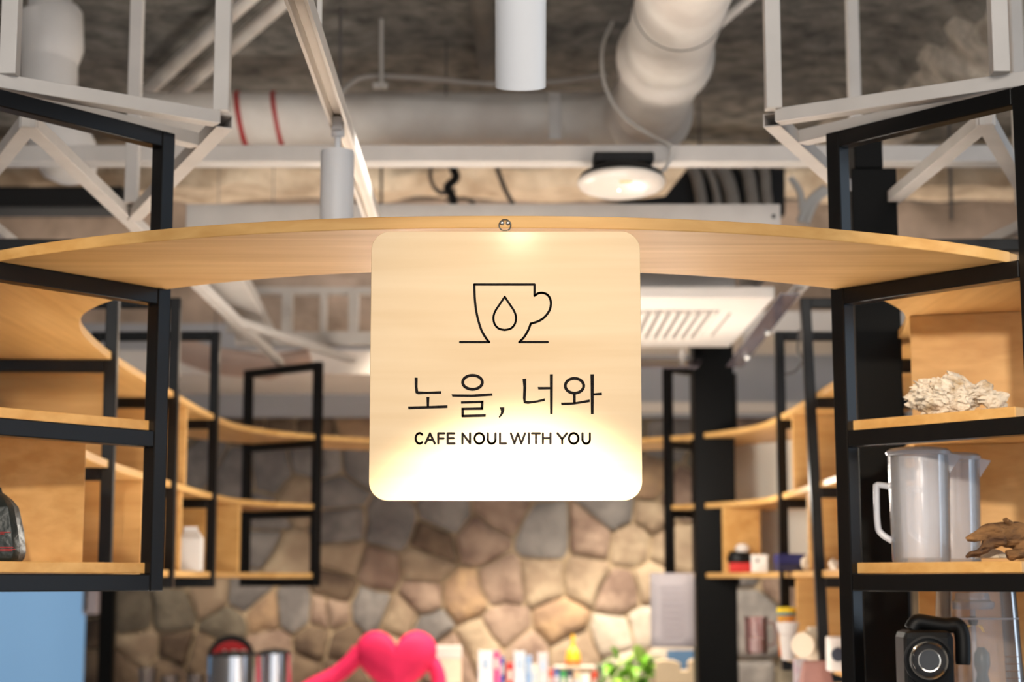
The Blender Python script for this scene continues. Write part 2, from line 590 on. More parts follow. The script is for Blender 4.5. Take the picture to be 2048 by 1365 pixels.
stone_n = 0
for i in range(len(pts2)):
    poly = cell(i)
    if not poly or len(poly) < 3:
        continue
    # drop slivers, then round the corners once
    poly = [p for k, p in enumerate(poly) if math.hypot(p[0] - poly[k - 1][0], p[1] - poly[k - 1][1]) > 0.012]
    if len(poly) < 3:
        continue
    poly = inset(poly, 0.0075)
    rnd = []
    for k in range(len(poly)):
        a, b = poly[k], poly[(k + 1) % len(poly)]
        rnd += [(a[0] * .92 + b[0] * .08, a[1] * .92 + b[1] * .08), (a[0] * .5 + b[0] * .5, a[1] * .5 + b[1] * .5), (a[0] * .08 + b[0] * .92, a[1] * .08 + b[1] * .92)]
    rnd = [(x + 0.014 * noise.noise(Vector((x * 11, z * 11, 1))), z + 0.014 * noise.noise(Vector((x * 15, z * 15, 5)))) for x, z in rnd]
    proud = rs.uniform(0.018, 0.036)
    sb = MB()
    levels = [(rnd, -0.01), (rnd, proud * 0.55), (inset(rnd, 0.012), proud * 0.9), (inset(rnd, 0.04), proud + 0.004)]
    rings = []
    tilt = (rs.uniform(-.08, .08), rs.uniform(-.08, .08))
    cx_, cz_ = pts2[i][0], pts2[i][1]
    for pl, dep in levels:
        rings.append([sb.bm.verts.new((x, YW - max(dep, 0.0 if dep > 0 else dep) - (tilt[0] * (x - cx_) + tilt[1] * (z - cz_)) * (dep > 0) - (0.012 * noise.noise(Vector((x * 9, z * 9, 4))) if dep > 0 else 0), z)) for x, z in pl])
    n = len(rnd)
    for a, b in zip(rings, rings[1:]):
        for k in range(n):
            sb.bm.faces.new((a[k], a[(k + 1) % n], b[(k + 1) % n], b[k]))
    sb.bm.faces.new(rings[-1])
    sb.build('stone', SM[pts2[i][2]][rs.randrange(2)], wall, smooth=True)
    stone_n += 1

# soffits in front of the back wall, lower on the left and higher on the right
hl, hr = P(1024, 790, YW).z, P(1024, 712, YW).z
structure('trim_2', MB().box((-3.5, 7.2, hl), (0.0, YW - 0.02, hl + 0.10)), M['soffit'])
structure('trim_3', MB().box((0.0, 7.3, hr), (3.5, YW - 0.02, hr + 0.10)), M['soffit'])
structure('trim_4', MB().box((0.0, YW - 0.08, P(0, 828, YW).z), (3.5, YW - 0.021, P(0, 808, YW).z)), M['soffit'])
cpost = P(215, 1250, 7.6)
structure('trim_5', MB().box((cpost.x - 0.03, 7.57, 0), (cpost.x + 0.03, 7.63, EYE + 0.35)), M['column'])

# black columns that carry the shelving
c1 = P(1425, 900, 6.15)
tag(MB().box((c1.x - 0.07, 6.08, 0), (c1.x + 0.07, 6.22, EYE + 1.22)).build('column', M['column'], bevel=0.004), 'thick black square column standing behind the white air conditioner', 'column')
c2 = thing('column', (P(1755, 700, 3.62).x, 3.62, 0), 'black square column with stepped top close behind the right sharp black frame', 'column')
cz = P(1755, 343, 3.6).z
MB().box((P(1709, 600, 3.57).x, 3.57, 0), (P(1801, 600, 3.57).x, 3.67, cz)).build('shaft', M['column'], c2, bevel=0.003)
MB().box((P(1709, 300, 3.57).x, 3.572, cz), (P(1766, 300, 3.57).x, 3.66, cz + 0.11)).build('head_plate', M['column'], c2, bevel=0.003)

# ------------------------------------------------------------------ oval ring of shelving
X0 = -0.0185
CTRL = [(-.30, 2.82), (0, 2.776), (.30, 2.82), (.583, 2.97), (.75, 3.18), (.83, 3.42), (.868, 3.72), (.887, 4.05), (.895, 4.45), (.90, 4.9), (.90, 5.35), (.86, 5.8), (.655, 6.16), (.36, 6.36), (0, 6.43), (-.36, 6.36)]


def catmull(cs, n=14):
    out = []
    for i in range(1, len(cs) - 2):
        p0, p1, p2, p3 = [Vector((*c, 0)) for c in cs[i - 1:i + 3]]
        for k in range(n):
            t = k / n
            out.append(0.5 * ((2 * p1) + (p2 - p0) * t + (2 * p0 - 5 * p1 + 4 * p2 - p3) * t * t + (3 * p1 - p0 - 3 * p2 + p3) * t ** 3))
    out.append(Vector((*cs[-2], 0)))
    return out


CTRL_R = [(-.30, 2.82), (0, 2.776), (.30, 2.82), (.583, 2.97), (.725, 3.18), (.79, 3.42), (.822, 3.72), (.838, 4.05), (.845, 4.45), (.847, 4.9), (.847, 5.35), (.81, 5.8), (.625, 6.16), (.36, 6.36), (0, 6.43), (-.36, 6.36)]
HALF = catmull(CTRL)
HALF_R = catmull(CTRL_R)


def normals(H):
    out = []
    for i, p in enumerate(H):
        t = (H[min(i + 1, len(H) - 1)] - H[max(i - 1, 0)]).normalized()
        out.append(Vector((t.y, -t.x, 0)))
    return out


NORM, NORM_R = normals(HALF), normals(HALF_R)


def at_y(y):
    for i in range(len(HALF) - 1):
        if HALF[i].y <= y <= HALF[i + 1].y:
            k = (y - HALF[i].y) / max(1e-6, HALF[i + 1].y - HALF[i].y)
            return i + k
    return len(HALF) - 1


def ring_pt(t, off, side):
    i = min(int(t), len(HALF) - 2)
    k = t - i
    H, N = (HALF, NORM) if side < 0 else (HALF_R, NORM_R)
    p = H[i].lerp(H[i + 1], k)
    n = N[i].lerp(N[i + 1], k).normalized()
    q = p + n * off
    return Vector((X0 + side * q.x, q.y, 0))


def ring_n(t, side):
    i = min(int(t), len(HALF) - 2)
    N = NORM if side < 0 else NORM_R
    n = N[i].lerp(N[i + 1], t - i).normalized()
    return Vector((side * n.x, n.y, 0))


DEPTH = 0.34
TA, TB, TC, TD, TE = at_y(2.97), at_y(3.93), at_y(4.75), at_y(5.4), at_y(6.15)
TER = at_y(6.22)
Z = lambda h: EYE + h


def sweep(path, z0, z1):
    """board along [(inner, outer)...]; returns MB"""
    b = MB()
    rings = [[b.bm.verts.new((p.x, p.y, z)) for p, z in ((i, z0), (o, z0), (o, z1), (i, z1))] for i, o in path]
    for a, c in zip(rings, rings[1:]):
        for k in range(4):
            b.bm.faces.new((a[k], a[(k + 1) % 4], c[(k + 1) % 4], c[k]))
    b.bm.faces.new(rings[0][::-1])
    b.bm.faces.new(rings[-1])
    return b


def bay(t0, t1, side, o0=0.0, o1=DEPTH, step=1.0):
    n = max(2, int(abs(t1 - t0) / step))
    return [(ring_pt(t0 + (t1 - t0) * k / n, o0, side), ring_pt(t0 + (t1 - t0) * k / n, o1, side)) for k in range(n + 1)]


arch = bay(TA, 0, -1) + bay(0, TA, 1)[1:]
tag(sweep(arch, Z(.498), Z(.516)).build('arched_header_board', M['wood'], bevel=0.0015), 'curved beech header board bridging both shelf frames over the hanging sign', 'board')
back = bay(TE, len(HALF) - 1, -1) + bay(len(HALF) - 1, TER, 1)[1:]
tag(sweep(back, Z(.498), Z(.516)).build('curved_shelf_board', M['wood'], bevel=0.0015), 'curved beech board closing the shelving ring before the stone wall', 'shelf')
LEV = {'ring': (.498, .516), 'mid': (.254, .272), 'bottom': (.0145, .0325), 'low': (-.236, -.218)}
for side, sn in ((-1, 'left'), (1, 'right')):
    for lv, words in (('ring', 'topmost curved beech shelf board'), ('mid', 'middle curved beech shelf board'), ('bottom', 'lower curved beech shelf board'), ('low', 'lowest curved beech shelf board carrying the blender jug')):
        if lv == 'low' and side < 0:
            continue
        t1 = TE if side < 0 else TER
        if lv == 'low':
            t1 = at_y(5.5)
        z0, z1 = LEV[lv]
        path = bay(TA + 0.08, t1 - 0.1, side, 0.004, DEPTH - 0.004)
        tag(sweep(path, Z(z0), Z(z1)).build('curved_shelf_board', M['wood_y'], bevel=0.0015),
            words + (' of the %s shelving wing' % sn), 'shelf')

TS = 0.028


def frame(t, side, label, low=False, lean=0.0, shift=0.006):
    p_in, p_out = ring_pt(t, shift, side), ring_pt(t, DEPTH + 0.040, side)
    n = ring_n(t, side)
    tan = Vector((-n.y, n.x, 0))
    zb, zt = Z(-.0146 if not low else -.2646), Z(.774)
    root = thing('shelf_frame', (p_in.x, p_in.y, zb), label, 'shelf frame')
    up = Vector((0, 0, 1))

    def sh(p, z):          # a frame that hangs a little out of plumb
        k = (z - Z(0)) * lean
        return Vector((p.x - side * k, p.y, z))
    for p in (p_in, p_out):
        a, b = sh(p, zb), sh(p, zt)
        d = (b - a).normalized()
        MB().obox((a + b) / 2, (n, tan, d), (TS, TS, (b - a).length)).build('post', M['black'], root, bevel=0.002)
    hs = [-.0006, .240, .484, .760] + ([-.25] if low else [])
    for h in hs:
        a, b = sh(p_in, Z(h)), sh(p_out, Z(h))
        MB().obox((a + b) / 2, (b - a, tan, up), ((b - a).length - TS - 0.001, TS, TS)).build('rail', M['black'], root, bevel=0.002)
    return root


frame(TA, -1, 'sharp black steel frame at the left end of the arched header board')
frame(TB, -1, 'black steel frame in the left wing, next behind the sharp front frame')
frame(TC, -1, 'black steel frame in the left wing standing third from the camera')
frame(TD, -1, 'black steel frame in the left wing, beside the white carton')
frame(TE, -1, 'slanted black steel frame farthest back at the left, before the stone wall')
frame(TA, 1, 'sharp black steel frame at the right holding coral rock and clear pitchers', low=True, lean=.004)
frame(TB, 1, 'black steel frame in the right wing behind the pitchers, beside the stepped column', low=True)
frame(TC, 1, 'leaning black steel frame in the right wing left of the sharp frame', low=True, lean=.03, shift=0.0)
frame(TD, 1, 'black steel frame in the right wing in front of the white back panels', low=True)
frame(TER, 1, 'slim black steel frame farthest back at the right, left of the thick column')


def divider(t, side, lo, hi, label, o0=0.012, o1=DEPTH - 0.02):
    a, b = ring_pt(t, o0, side), ring_pt(t, o1, side)
    n = ring_n(t, side)
    tan = Vector((-n.y, n.x, 0))
    z0, z1 = Z(LEV[lo][1]) + .0005, Z(LEV[hi][0]) - .0005
    mid = (a + b) / 2
    mid.z = (z0 + z1) / 2
    o = MB().obox(mid, (n, tan, (0, 0, 1)), ((b - a).length, .018, z1 - z0)).build('divider_panel', M['wood'], bevel=0.001)
    return tag(o, label, 'panel')


divider(at_y(3.17), -1, 'bottom', 'mid', 'upright beech divider right behind the black coffee bag')
divider(at_y(4.02), -1, 'mid', 'ring', 'upright beech divider in the upper left row, behind the second frame')
divider(at_y(4.40), -1, 'bottom', 'mid', 'upright beech divider in the lower left row, behind the sharp frame post')
divider(at_y(5.00), -1, 'mid', 'ring', 'upright beech divider in the upper left row, before the fourth frame')
divider(at_y(4.95), -1, 'bottom', 'mid', 'upright beech divider at the left side of the white carton')
divider(at_y(5.78), -1, 'bottom', 'mid', 'upright beech divider farthest back in the lower left row')
divider(at_y(3.27), 1, 'mid', 'ring', 'upright beech divider behind the pale coral rock')
divider(at_y(3.27), 1, 'bottom', 'mid', 'upright beech divider behind the two clear pitchers')
divider(at_y(3.27), 1, 'low', 'bottom', 'upright beech divider behind the blender jug')
divider(at_y(5.25), 1, 'mid', 'ring', 'upright beech divider in the upper right row beside the white back panel')
divider(at_y(5.0), 1, 'bottom', 'mid', 'upright beech divider at the right end of the navy blue box')
divider(at_y(5.25), 1, 'low', 'bottom', 'upright beech divider behind the ivory reel in the lowest right row')
divider(at_y(6.0), 1, 'bottom', 'mid', 'upright beech divider farthest back in the lower right row', o1=0.16)

M['panelw'] = mat('white_melamine', (240, 238, 228), 0.6, vary=0.03, scale=3)
for lo, hi, w in (('mid', 'ring', 'upper'), ('bottom', 'mid', 'middle'), ('low', 'bottom', 'lowest')):
    path = bay(at_y(5.3) if lo != 'low' else at_y(5.3), at_y(6.2) if lo != 'low' else at_y(5.9), 1, DEPTH - 0.016, DEPTH - 0.008, 0.7)
    tag(sweep(path, Z(LEV[lo][1]) + .0005, Z(LEV[hi][0]) - .0005).build('curved_partition', M['panelw']), 'curved white back panel closing the %s row of the right shelving wing' % w, 'panel')

# ------------------------------------------------------------------ the hanging sign
YS = 2.425
sc0 = P(1011, 1003, YS)
sign = thing('hanging_sign', (sc0.x, YS, sc0.z), 'square maple cafe sign with engraved cup, hanging under the arched board', 'sign')
tl, br = P(742, 463, YS), P(1284, 1003, YS)
xl, xr = P(740, 740, YS).x, P(1282.5, 740, YS).x
zt, zb = P(1011, 463, YS).z, P(1011, 1002.5, YS).z


def rrect(x0_, x1_, z0_, z1_, r, y, n=10):
    out = []
    for cx_, cz_, a0 in ((x1_ - r, z1_ - r, 0), (x0_ + r, z1_ - r, 90), (x0_ + r, z0_ + r, 180), (x1_ - r, z0_ + r, 270)):
        for k in range(n + 1):
            a = math.radians(a0 + 90 * k / n)
            out.append(Vector((cx_ + r * math.cos(a), y, cz_ + r * math.sin(a))))
    return out


MB().prism(rrect(xl, xr, zb, zt, 0.0265, YS), (0, 0.012, 0)).build('board', M['maple'], sign, bevel=0.001)


def SG(x, y):
    """a place on the face of the sign, from a tracing 1389 units wide"""
    return P(730 + x / 2.437, 450 + y / 2.437, YS)


INK = Vector((0, 0.0009, 0))
FR = Vector((0, -0.0004, 0))


def stroke(b, pts, w, closed=False):
    """constant-width line with round joints"""
    k = 0
    seg = list(zip(pts, pts[1:])) + ([(pts[-1], pts[0])] if closed else [])
    for (ax, ay), (bx, by) in seg:
        L = math.hypot(bx - ax, by - ay) or 1
        nx_, ny_ = -(by - ay) / L * w / 2, (bx - ax) / L * w / 2
        b.prism([SG(ax + nx_, ay + ny_) + FR, SG(bx + nx_, by + ny_) + FR, SG(bx - nx_, by - ny_) + FR, SG(ax - nx_, ay - ny_) + FR], INK)
    for x, y in pts:
        b.prism([SG(x + w / 2 * math.cos(a * math.pi / 6), y + w / 2 * math.sin(a * math.pi / 6)) + FR * 1.05 for a in range(12)], INK)


def smooth2(pts, n=6):
    cs = [pts[0]] + list(pts) + [pts[-1]]
    return [(v.x, v.y) for v in catmull(cs, n)]


cb_ = MB()
wall_l = smooth2([(533, 291), (536, 370), (546, 440), (566, 510), (588, 550), (605, 572)])
stroke(cb_, [(464, 572), (605, 572)], 11)
stroke(cb_, wall_l, 11)
stroke(cb_, [(533, 291), (826, 291), (826, 346)], 11)
stroke(cb_, smooth2([(826, 346), (845, 334), (868, 332), (893, 345), (906, 376), (900, 415), (875, 450), (845, 470), (808, 482)]), 11)
stroke(cb_, smooth2([(808, 482), (795, 515), (775, 548), (752, 572)]), 11)
stroke(cb_, [(752, 572), (890, 572)], 11)
half = smooth2([(681, 351), (705, 387), (727, 421), (736, 452), (730, 484), (710, 506), (681, 513)])
stroke(cb_, half + [(1362 - x, y) for x, y in half[::-1]], 10, closed=True)
cb_.build('cup_emblem', M['ink'], sign)

kb = MB()


def done(name):
    global kb
    kb.build(name, M['ink'], sign)
    kb = MB()


def glyph(*pts):
    kb.prism([SG(x, y) + FR for x, y in pts], INK)


def oval(cx_, cy_, rx, ry, w, n=32):
    for k in range(n):
        q = []
        for a, s_ in ((k, 0), (k + 1, 0), (k + 1, 1), (k, 1)):
            an = 2 * math.pi * a / n
            q.append(SG(cx_ + (rx - s_ * w) * math.cos(an), cy_ + (ry - s_ * w) * math.sin(an)) + FR)
        kb.prism(q, INK)


glyph((242, 745), (257, 746), (256, 790), (259, 812), (300, 814), (372, 811), (372, 824), (300, 825), (258, 827), (246, 820), (243, 790))
glyph((300, 840), (314, 840), (312, 888), (301, 888))
glyph((210, 886), (300, 884), (402, 880), (402, 893), (300, 896), (212, 900))
done('korean_character')
oval(524, 768, 55, 41, 14)
glyph((422, 827), (520, 828), (620, 822), (622, 834), (520, 840), (426, 838))
glyph((468, 861), (578, 857), (577, 869), (468, 872))
glyph((565, 858), (578, 858), (576, 902), (564, 902))
glyph((470, 892), (576, 890), (576, 902), (470, 903))
glyph((470, 892), (482, 892), (482, 936), (470, 936))
glyph((470, 927), (589, 923), (588, 936), (472, 939))
done('korean_character')
glyph((656, 890), (679, 890), (679, 905), (673, 922), (656, 942), (651, 936), (661, 922), (663, 908))
done('comma')
glyph((768, 752), (786, 750), (786, 800), (783, 856), (783, 872), (774, 868), (770, 845), (772, 790))
glyph((783, 858), (800, 860), (840, 856), (876, 846), (877, 858), (840, 866), (795, 873), (780, 871))
glyph((842, 791), (902, 791), (902, 802), (845, 803))
glyph((901, 729), (916, 729), (915, 923), (902, 923))
done('korean_character')
oval(1021, 785, 52, 43, 14)
glyph((1014, 826), (1027, 826), (1027, 870), (1014, 870))
glyph((955, 867), (1020, 866), (1095, 852), (1096, 864), (1020, 876), (958, 880))
glyph((1099, 729), (1116, 729), (1114, 923), (1101, 923))
glyph((1112, 822), (1154, 818), (1155, 831), (1112, 832))
done('korean_character')


def text_mesh(body, offset=0.0):
    cu = bpy.data.curves.new('lettering', 'FONT')
    cu.body = body
    cu.offset = offset
    cu.resolution_u = 6
    o = bpy.data.objects.new('lettering', cu)
    COL.objects.link(o)
    dg = bpy.context.evaluated_depsgraph_get()
    me = bpy.data.meshes.new_from_object(o.evaluated_get(dg))
    bpy.data.objects.remove(o)
    return me


def place_text(body, origin, ux, uz, width, height, name, m, parent, offset=0.0, thick=None):
    """flat lettering fitted into a width x height box whose lower left corner is origin"""
    me = text_mesh(body, offset)
    xs = [v.co.x for v in me.vertices]
    ys = [v.co.y for v in me.vertices]
    a, b, c, d = min(xs), max(xs), min(ys), max(ys)
    base = world_loc(parent)
    for v in me.vertices:
        v.co = origin + Vector(ux) * ((v.co.x - a) / (b - a) * width) + Vector(uz) * ((v.co.y - c) / (d - c) * height) - base
    bm = bmesh.new()
    bm.from_mesh(me)
    left = set(bm.verts)
    while left:                                   # one object per letter
        isl, todo = set(), [next(iter(left))]
        while todo:
            v = todo.pop()
            if v in isl:
                continue
            isl.add(v)
            todo += [e.other_vert(v) for e in v.link_edges]
        left -= isl
        ix = {v: k for k, v in enumerate(isl)}
        m2 = bpy.data.meshes.new(name)
        m2.from_pydata([v.co[:] for v in isl], [], [[ix[v] for v in f.verts] for f in bm.faces if f.verts[0] in isl])
        m2.materials.append(m)
        o = bpy.data.objects.new(name, m2)
        COL.objects.link(o)
        o.parent = parent
    bm.free()


LW = 10.5
TOPY, BOTY = 1017, 1066


def arc(cx_, cy_, rx, ry, a0, a1, n=20):
    return [(cx_ + rx * math.cos(math.radians(a0 + (a1 - a0) * k / n)), cy_ - ry * math.sin(math.radians(a0 + (a1 - a0) * k / n))) for k in range(n + 1)]


MID = (TOPY + BOTY) / 2
HH = (BOTY - TOPY) / 2
LETTERS = [
    [arc(266, MID, 19, HH + 1, 48, 312)],
    [[(295, BOTY), (317, TOPY), (340, BOTY)], [(303, 1049), (332, 1049)]],
    [[(357, BOTY), (357, TOPY), (387, TOPY)], [(357, 1042), (383, 1042)]],
    [[(435, TOPY), (403, TOPY), (403, BOTY), (436, BOTY)], [(403, 1041), (432, 1041)]],
    [[(475, BOTY), (475, TOPY), (512, BOTY), (512, TOPY)]],
    [arc(557, MID, 23, HH + 1, 0, 360, 32)],
    [[(599, TOPY), (599, 1047)] + arc(617.5, 1047, 18.5, 20, 180, 360, 14) + [(636, TOPY)]],
    [[(658, TOPY), (658, BOTY), (687, BOTY)]],
    [[(711, TOPY), (728, BOTY), (745, TOPY), (762, BOTY), (780, TOPY)]],
    [[(799, TOPY), (799, BOTY)]],
    [[(814, TOPY), (853, TOPY)], [(833.5, TOPY), (833.5, BOTY)]],
    [[(867, TOPY), (867, BOTY)], [(904, TOPY), (904, BOTY)], [(867, 1041), (904, 1041)]],
    [[(938, TOPY), (961, 1045), (984, TOPY)], [(961, 1045), (961, BOTY)]],
    [arc(1017, MID, 23, HH + 1, 0, 360, 32)],
    [[(1060, TOPY), (1060, 1047)] + arc(1078, 1047, 18, 20, 180, 360, 14) + [(1096, TOPY)]],
]
for strokes in LETTERS:
    b = MB()
    for q in strokes:
        stroke(b, q, LW)
    b.build('letter', M['ink'], sign)
# hanging ring and two screw eyes in the front edge of the arched board
hk = thing('sign_hook', P(1010, 462, 2.438), 'nickel ring and two round screw heads holding the sign to the board edge', 'hook')
rc = P(1010, 451, 2.434)
MB().tube([rc + Vector((.0083 * math.cos(a * math.pi / 12), 0, .0083 * math.sin(a * math.pi / 12))) for a in range(24)], 0.0011, 8, closed=True).build('ring', M['chrome'], hk, smooth=True)
for du in (-6, 6):
    c = P(1010 + du, 447, 2.438)
    MB().ico(c, 0.0042, 3, (1, .9, 1)).build('screw_head', M['chrome'], hk, smooth=True)

# ------------------------------------------------------------------ white hanging lattice over each wing
HL = 0.795
WT = 0.030
WH = 0.024


def hb(a, b):
    return PH(a[0], a[1], HL), PH(b[0], b[1], HL)


def lattice(label, tubes, opens, hangers):
    root = thing('ceiling_truss', Vector(hb(*tubes[0])[0]), label, 'ceiling frame')
    for a, b in opens:
        p, q = hb(a, b)
        MB().hollow(p, q, WT, h=WH).build('open_tube', M['white'], root, bevel=0.0008)
    for k, (a, b) in enumerate(tubes):
        p, q = hb(a, b)
        dz = Vector((0, 0, 0.0008 * (k + 1)))
        MB().beam(p + dz, q + dz, WT, WH).build('brace_tube', M['white'], root, bevel=0.0015)
    for u, v in hangers:
        p = PH(u, v, HL) + Vector((0, 0, WH / 2))
        q = Vector((p.x, p.y, CEIL - 0.01))
        MB().beam(p, q, 0.027).build('hanger_tube', M['white'], root, bevel=0.0015)
    return root


lattice('white square-tube hanging frame over the left shelving wing',
        [((-40, 178), (392, 283)), ((-60, 158), (434, 239)), ((55, 245), (560, 727)), ((60, 245), (-30, 360)), ((470, 645), (705, 722)), ((-40, 440), (60, 520))],
        [((268, 432), (449, 243))], [(18, 166), (263, 418), (443, 238)])
lattice('white square-tube hanging frame over the right shelving wing',
        [((2100, 165), (1604, 277)), ((2120, 153), (1556, 236)), ((1975, 240), (1700, 470)), ((1968, 240), (2060, 400)), ((1930, 510), (2080, 440))],
        [((1688, 372), (1543, 240))], [(1547, 233), (2000, 162), (1716, 462), (2046, 420)])

# ------------------------------------------------------------------ ceiling services
# long white channel across the room
YB = 4.45
bz0, bz1 = P(1000, 323, YB).z, P(1000, 290, YB).z
ch = thing('ceiling_channel', (0, YB, bz0), 'long white steel channel crossing the whole ceiling above the arched board', 'beam')
MB().box((-2.3, YB, bz0), (2.3, YB + 0.07, bz1)).build('channel', M['white'], ch, bevel=0.002)
for x in (-1.6, 1.75):
    MB().tube([(x, YB + 0.035, bz1), (x, YB + 0.035, CEIL)], 0.005, 8).build('hanger_rod', M['white'], ch)

# fascia box of the air conditioner and its cassette
YF = 4.9
ac = thing('air_conditioner', (0.24, YF + 0.5, Z(.80)), 'white ceiling air conditioner with louvred panel behind the hanging sign', 'air conditioner')
xa, xb = P(760, 600, 5.0).x, P(1540, 600, 5.0).x
ha = P(1300, 597, YF).z
hbk = ha
yfar = ha - EYE
yk = (P(1300, 695, 1.0).z - EYE)
YFAR = (ha - EYE) / yk
panel = MB().box((xa, YF, ha), (xb, YFAR, ha + 0.035)).build('front_panel', M['soffit'], ac, bevel=0.006)
MB().box((xa + .1, YF + .1, ha + 0.036), (xb - .1, YFAR - .1, ha + 0.20)).build('housing', M['white'], ac)
M['slot'] = mat('louvre_shadow_plastic', (158, 150, 146), 0.6, vary=0.05)
gx0, gx1 = P(1150, 640, 5.3).x, P(1425, 640, 5.3).x
gy0, gy1 = YF + 0.22, YFAR - 0.25
grl = MB().box((gx0, gy0, ha - 0.002), (gx1, gy1, ha - 0.0005)).build('grille', M['slot'], ac)
nsl = 14
for k in range(nsl):
    x = gx0 + (gx1 - gx0) * (k + .5) / nsl
    MB().box((x - .006, gy0, ha - 0.012), (x + .006, gy1, ha - 0.002)).build('louvre', M['soffit'], grl)
x = P(1447, 640, 5.3).x
MB().box((x, gy0 + .05, ha - 0.004), (x + .006, gy1 - .05, ha - 0.0005)).build('air_slot', M['slot'], ac)
M['acrylic'] = glass('smoked_acrylic', (150, 140, 150), 0.08, 0.45)
# clear wind guards on arms, right and back side of the cassette
for (a, b, cc, d, arms, lab) in (
        ((1452, 735, 5.9), (1485, 735, 5.9), (1600, 590, 4.7), (1560, 590, 4.7), ((1532, 665, 5.25), (1492, 715, 5.65)), 'clear acrylic wind guard sloping along the right side of the air conditioner'),
        ((1270, 737, 5.95), (1395, 737, 5.95), (1405, 722, 6.05), (1270, 720, 6.05), ((1364, 731, 6.0),), 'narrow clear acrylic wind guard at the far edge of the air conditioner')):
    q = [P(*a), P(*b), P(*cc), P(*d)]
    wg = thing('wind_guard', q[0], lab, 'wind guard')
    MB().prism(q, (0, 0, 0.004)).build('sheet', M['acrylic'], wg)
    if len(arms) > 1:
        MB().beam(P(1606, 568, 4.72), P(1506, 682, 5.5), .034, .012).build('side_bar', M['white'], wg)
    for ar in arms:
        p = P(*ar)
        MB().beam(p, (p.x, p.y, max(ha, p.z + 0.05)), 0.014, 0.008).build('arm', M['white'], wg)
        MB().lathe(p - Vector((0, .006, .004)), [(0, 0), (.007, 0), (.009, .004), (.007, .012), (0, .012)], 12, axis=(0, -1, 0)).build('cap_nut', M['chrome'], wg, smooth=True)

fz0, fz1 = P(1000, 546, YF).z, P(1000, 417, YF).z
fb = thing('duct_box', (0, YF - .06, fz0), 'long white sheet-metal box right above the arched header board', 'duct')
fx0, fx1 = P(372, 430, YF - .06).x, P(1561, 430, YF - .06).x
MB().box((fx0, YF - .06, fz0), (fx1, YF - .03, fz1)).build('front_sheet', M['white'], fb, bevel=0.002)
MB().box((fx0, YF - .03, fz0 + .02), (fx0 + .02, YF + .7, fz1)).build('side_sheet', M['white'], fb)
MB().box((fx1 - .02, YF - .03, fz0 + .02), (fx1, YF + .7, fz1)).build('side_sheet', M['white'], fb)
hp = P(1547, 433, YF - .061)
MB().lathe(hp, [(0, 0), (.006, 0), (.006, .002), (0, .002)], 14, axis=(0, -1, 0)).build('bolt', M['dark'], fb)

# white ladder frame seen left of the sign below the arch
YL = 6.2
lf = thing('ladder_frame', P(640, 680, YL), 'white welded ladder frame hanging left of the sign beneath the arch', 'ceiling frame')
MB().box((P(470, 660, YL).x, YL, P(0, 690, YL).z), (P(1000, 660, YL).x, YL + .05, P(0, 664, YL).z)).build('bottom_rail', M['white'], lf)
MB().box((P(430, 660, YL).x, YL, P(0, 588, YL).z), (P(1000, 660, YL).x, YL + .05, P(0, 574, YL).z)).build('top_rail', M['white'], lf)
for u0, u1 in ((452, 474), (563, 584), (697, 716), (640, 652)):
    MB().box((P(u0, 620, YL).x, YL + .001, P(0, 664, YL).z), (P(u1, 620, YL).x, YL + .049, P(0, 588, YL).z)).build('upright', M['white'], lf)
MB().box((P(480, 620, 6.9).x, 6.85, P(0, 668, 6.9).z), (P(760, 620, 6.9).x, 6.93, P(0, 560, 6.9).z)).build('wool_panel', M['pink'], lf)

# large inclined pale duct in the left wing gap
pd = thing('air_duct', P(430, 600, 5.6), 'pale flat sheet-metal duct running back beside the ladder frame', 'duct')
MB().beam(P(440, 540, 5.0), P(512, 668, 6.12), .13, .05).build('sheet_metal', M['white'], pd, bevel=.004)

pd2 = thing('air_duct', P(500, 720, 6.7), 'pinkish sagging duct low over the slanted far left frame', 'duct')
MB().tube([P(330, 690, 6.9), P(430, 722, 6.9), P(540, 735, 6.9), P(620, 712, 6.9)], [.045, .055, .05, .03], 14).build('sleeve', mat('pinkish_duct_sleeve', (206, 178, 162), 0.6, vary=.1), pd2, smooth=True)
for u, v in ((430, 705), (540, 722)):
    p = P(u, v, 6.9)
    MB().tube([p, (p.x, p.y, CEIL)], .002, 6).build('hanger_wire', M['gcable'], pd2)

# horizontal wrapped duct
YD = 5.75
d0, d1 = P(285, 238, YD), P(1300, 238, YD)
rD = 0.089
hd = thing('air_duct', (d0 + d1) / 2, 'horizontal wrapped duct with two red tape bands under the concrete ceiling', 'duct')
pts = [d0.lerp(d1, k / 60.0) for k in range(61)]
wpp = MB().tube([p + Vector((0, 0, .003 * noise.noise(p * 3))) for p in pts], [rD + .003 * noise.noise(p * 7) for p in pts], 28).build('wrapped_pipe', M['pvc'], hd, smooth=True)
for u, w_, m_ in ((484, .008, M['red']), (556, .007, M['red']), (690, .003, M['pvc'])):
    c = P(u, 238, YD)
    tl_ = Vector((1, 0.0, 0.17)).normalized()
    MB().lathe(c - tl_ * w_, [(rD + .0045, 0), (rD + .007, 0), (rD + .007, 2 * w_), (rD + .0045, 2 * w_)], 30, axis=tl_).build('tape_band', m_, wpp, smooth=True)
c = P(1108, 245, YD)
MB().box((c.x - .02, YD - rD - .012, c.z - .085), (c.x + .022, YD - rD - .002, c.z + .075)).build('clamp_strap', M['pvcw'], hd, bevel=.002)

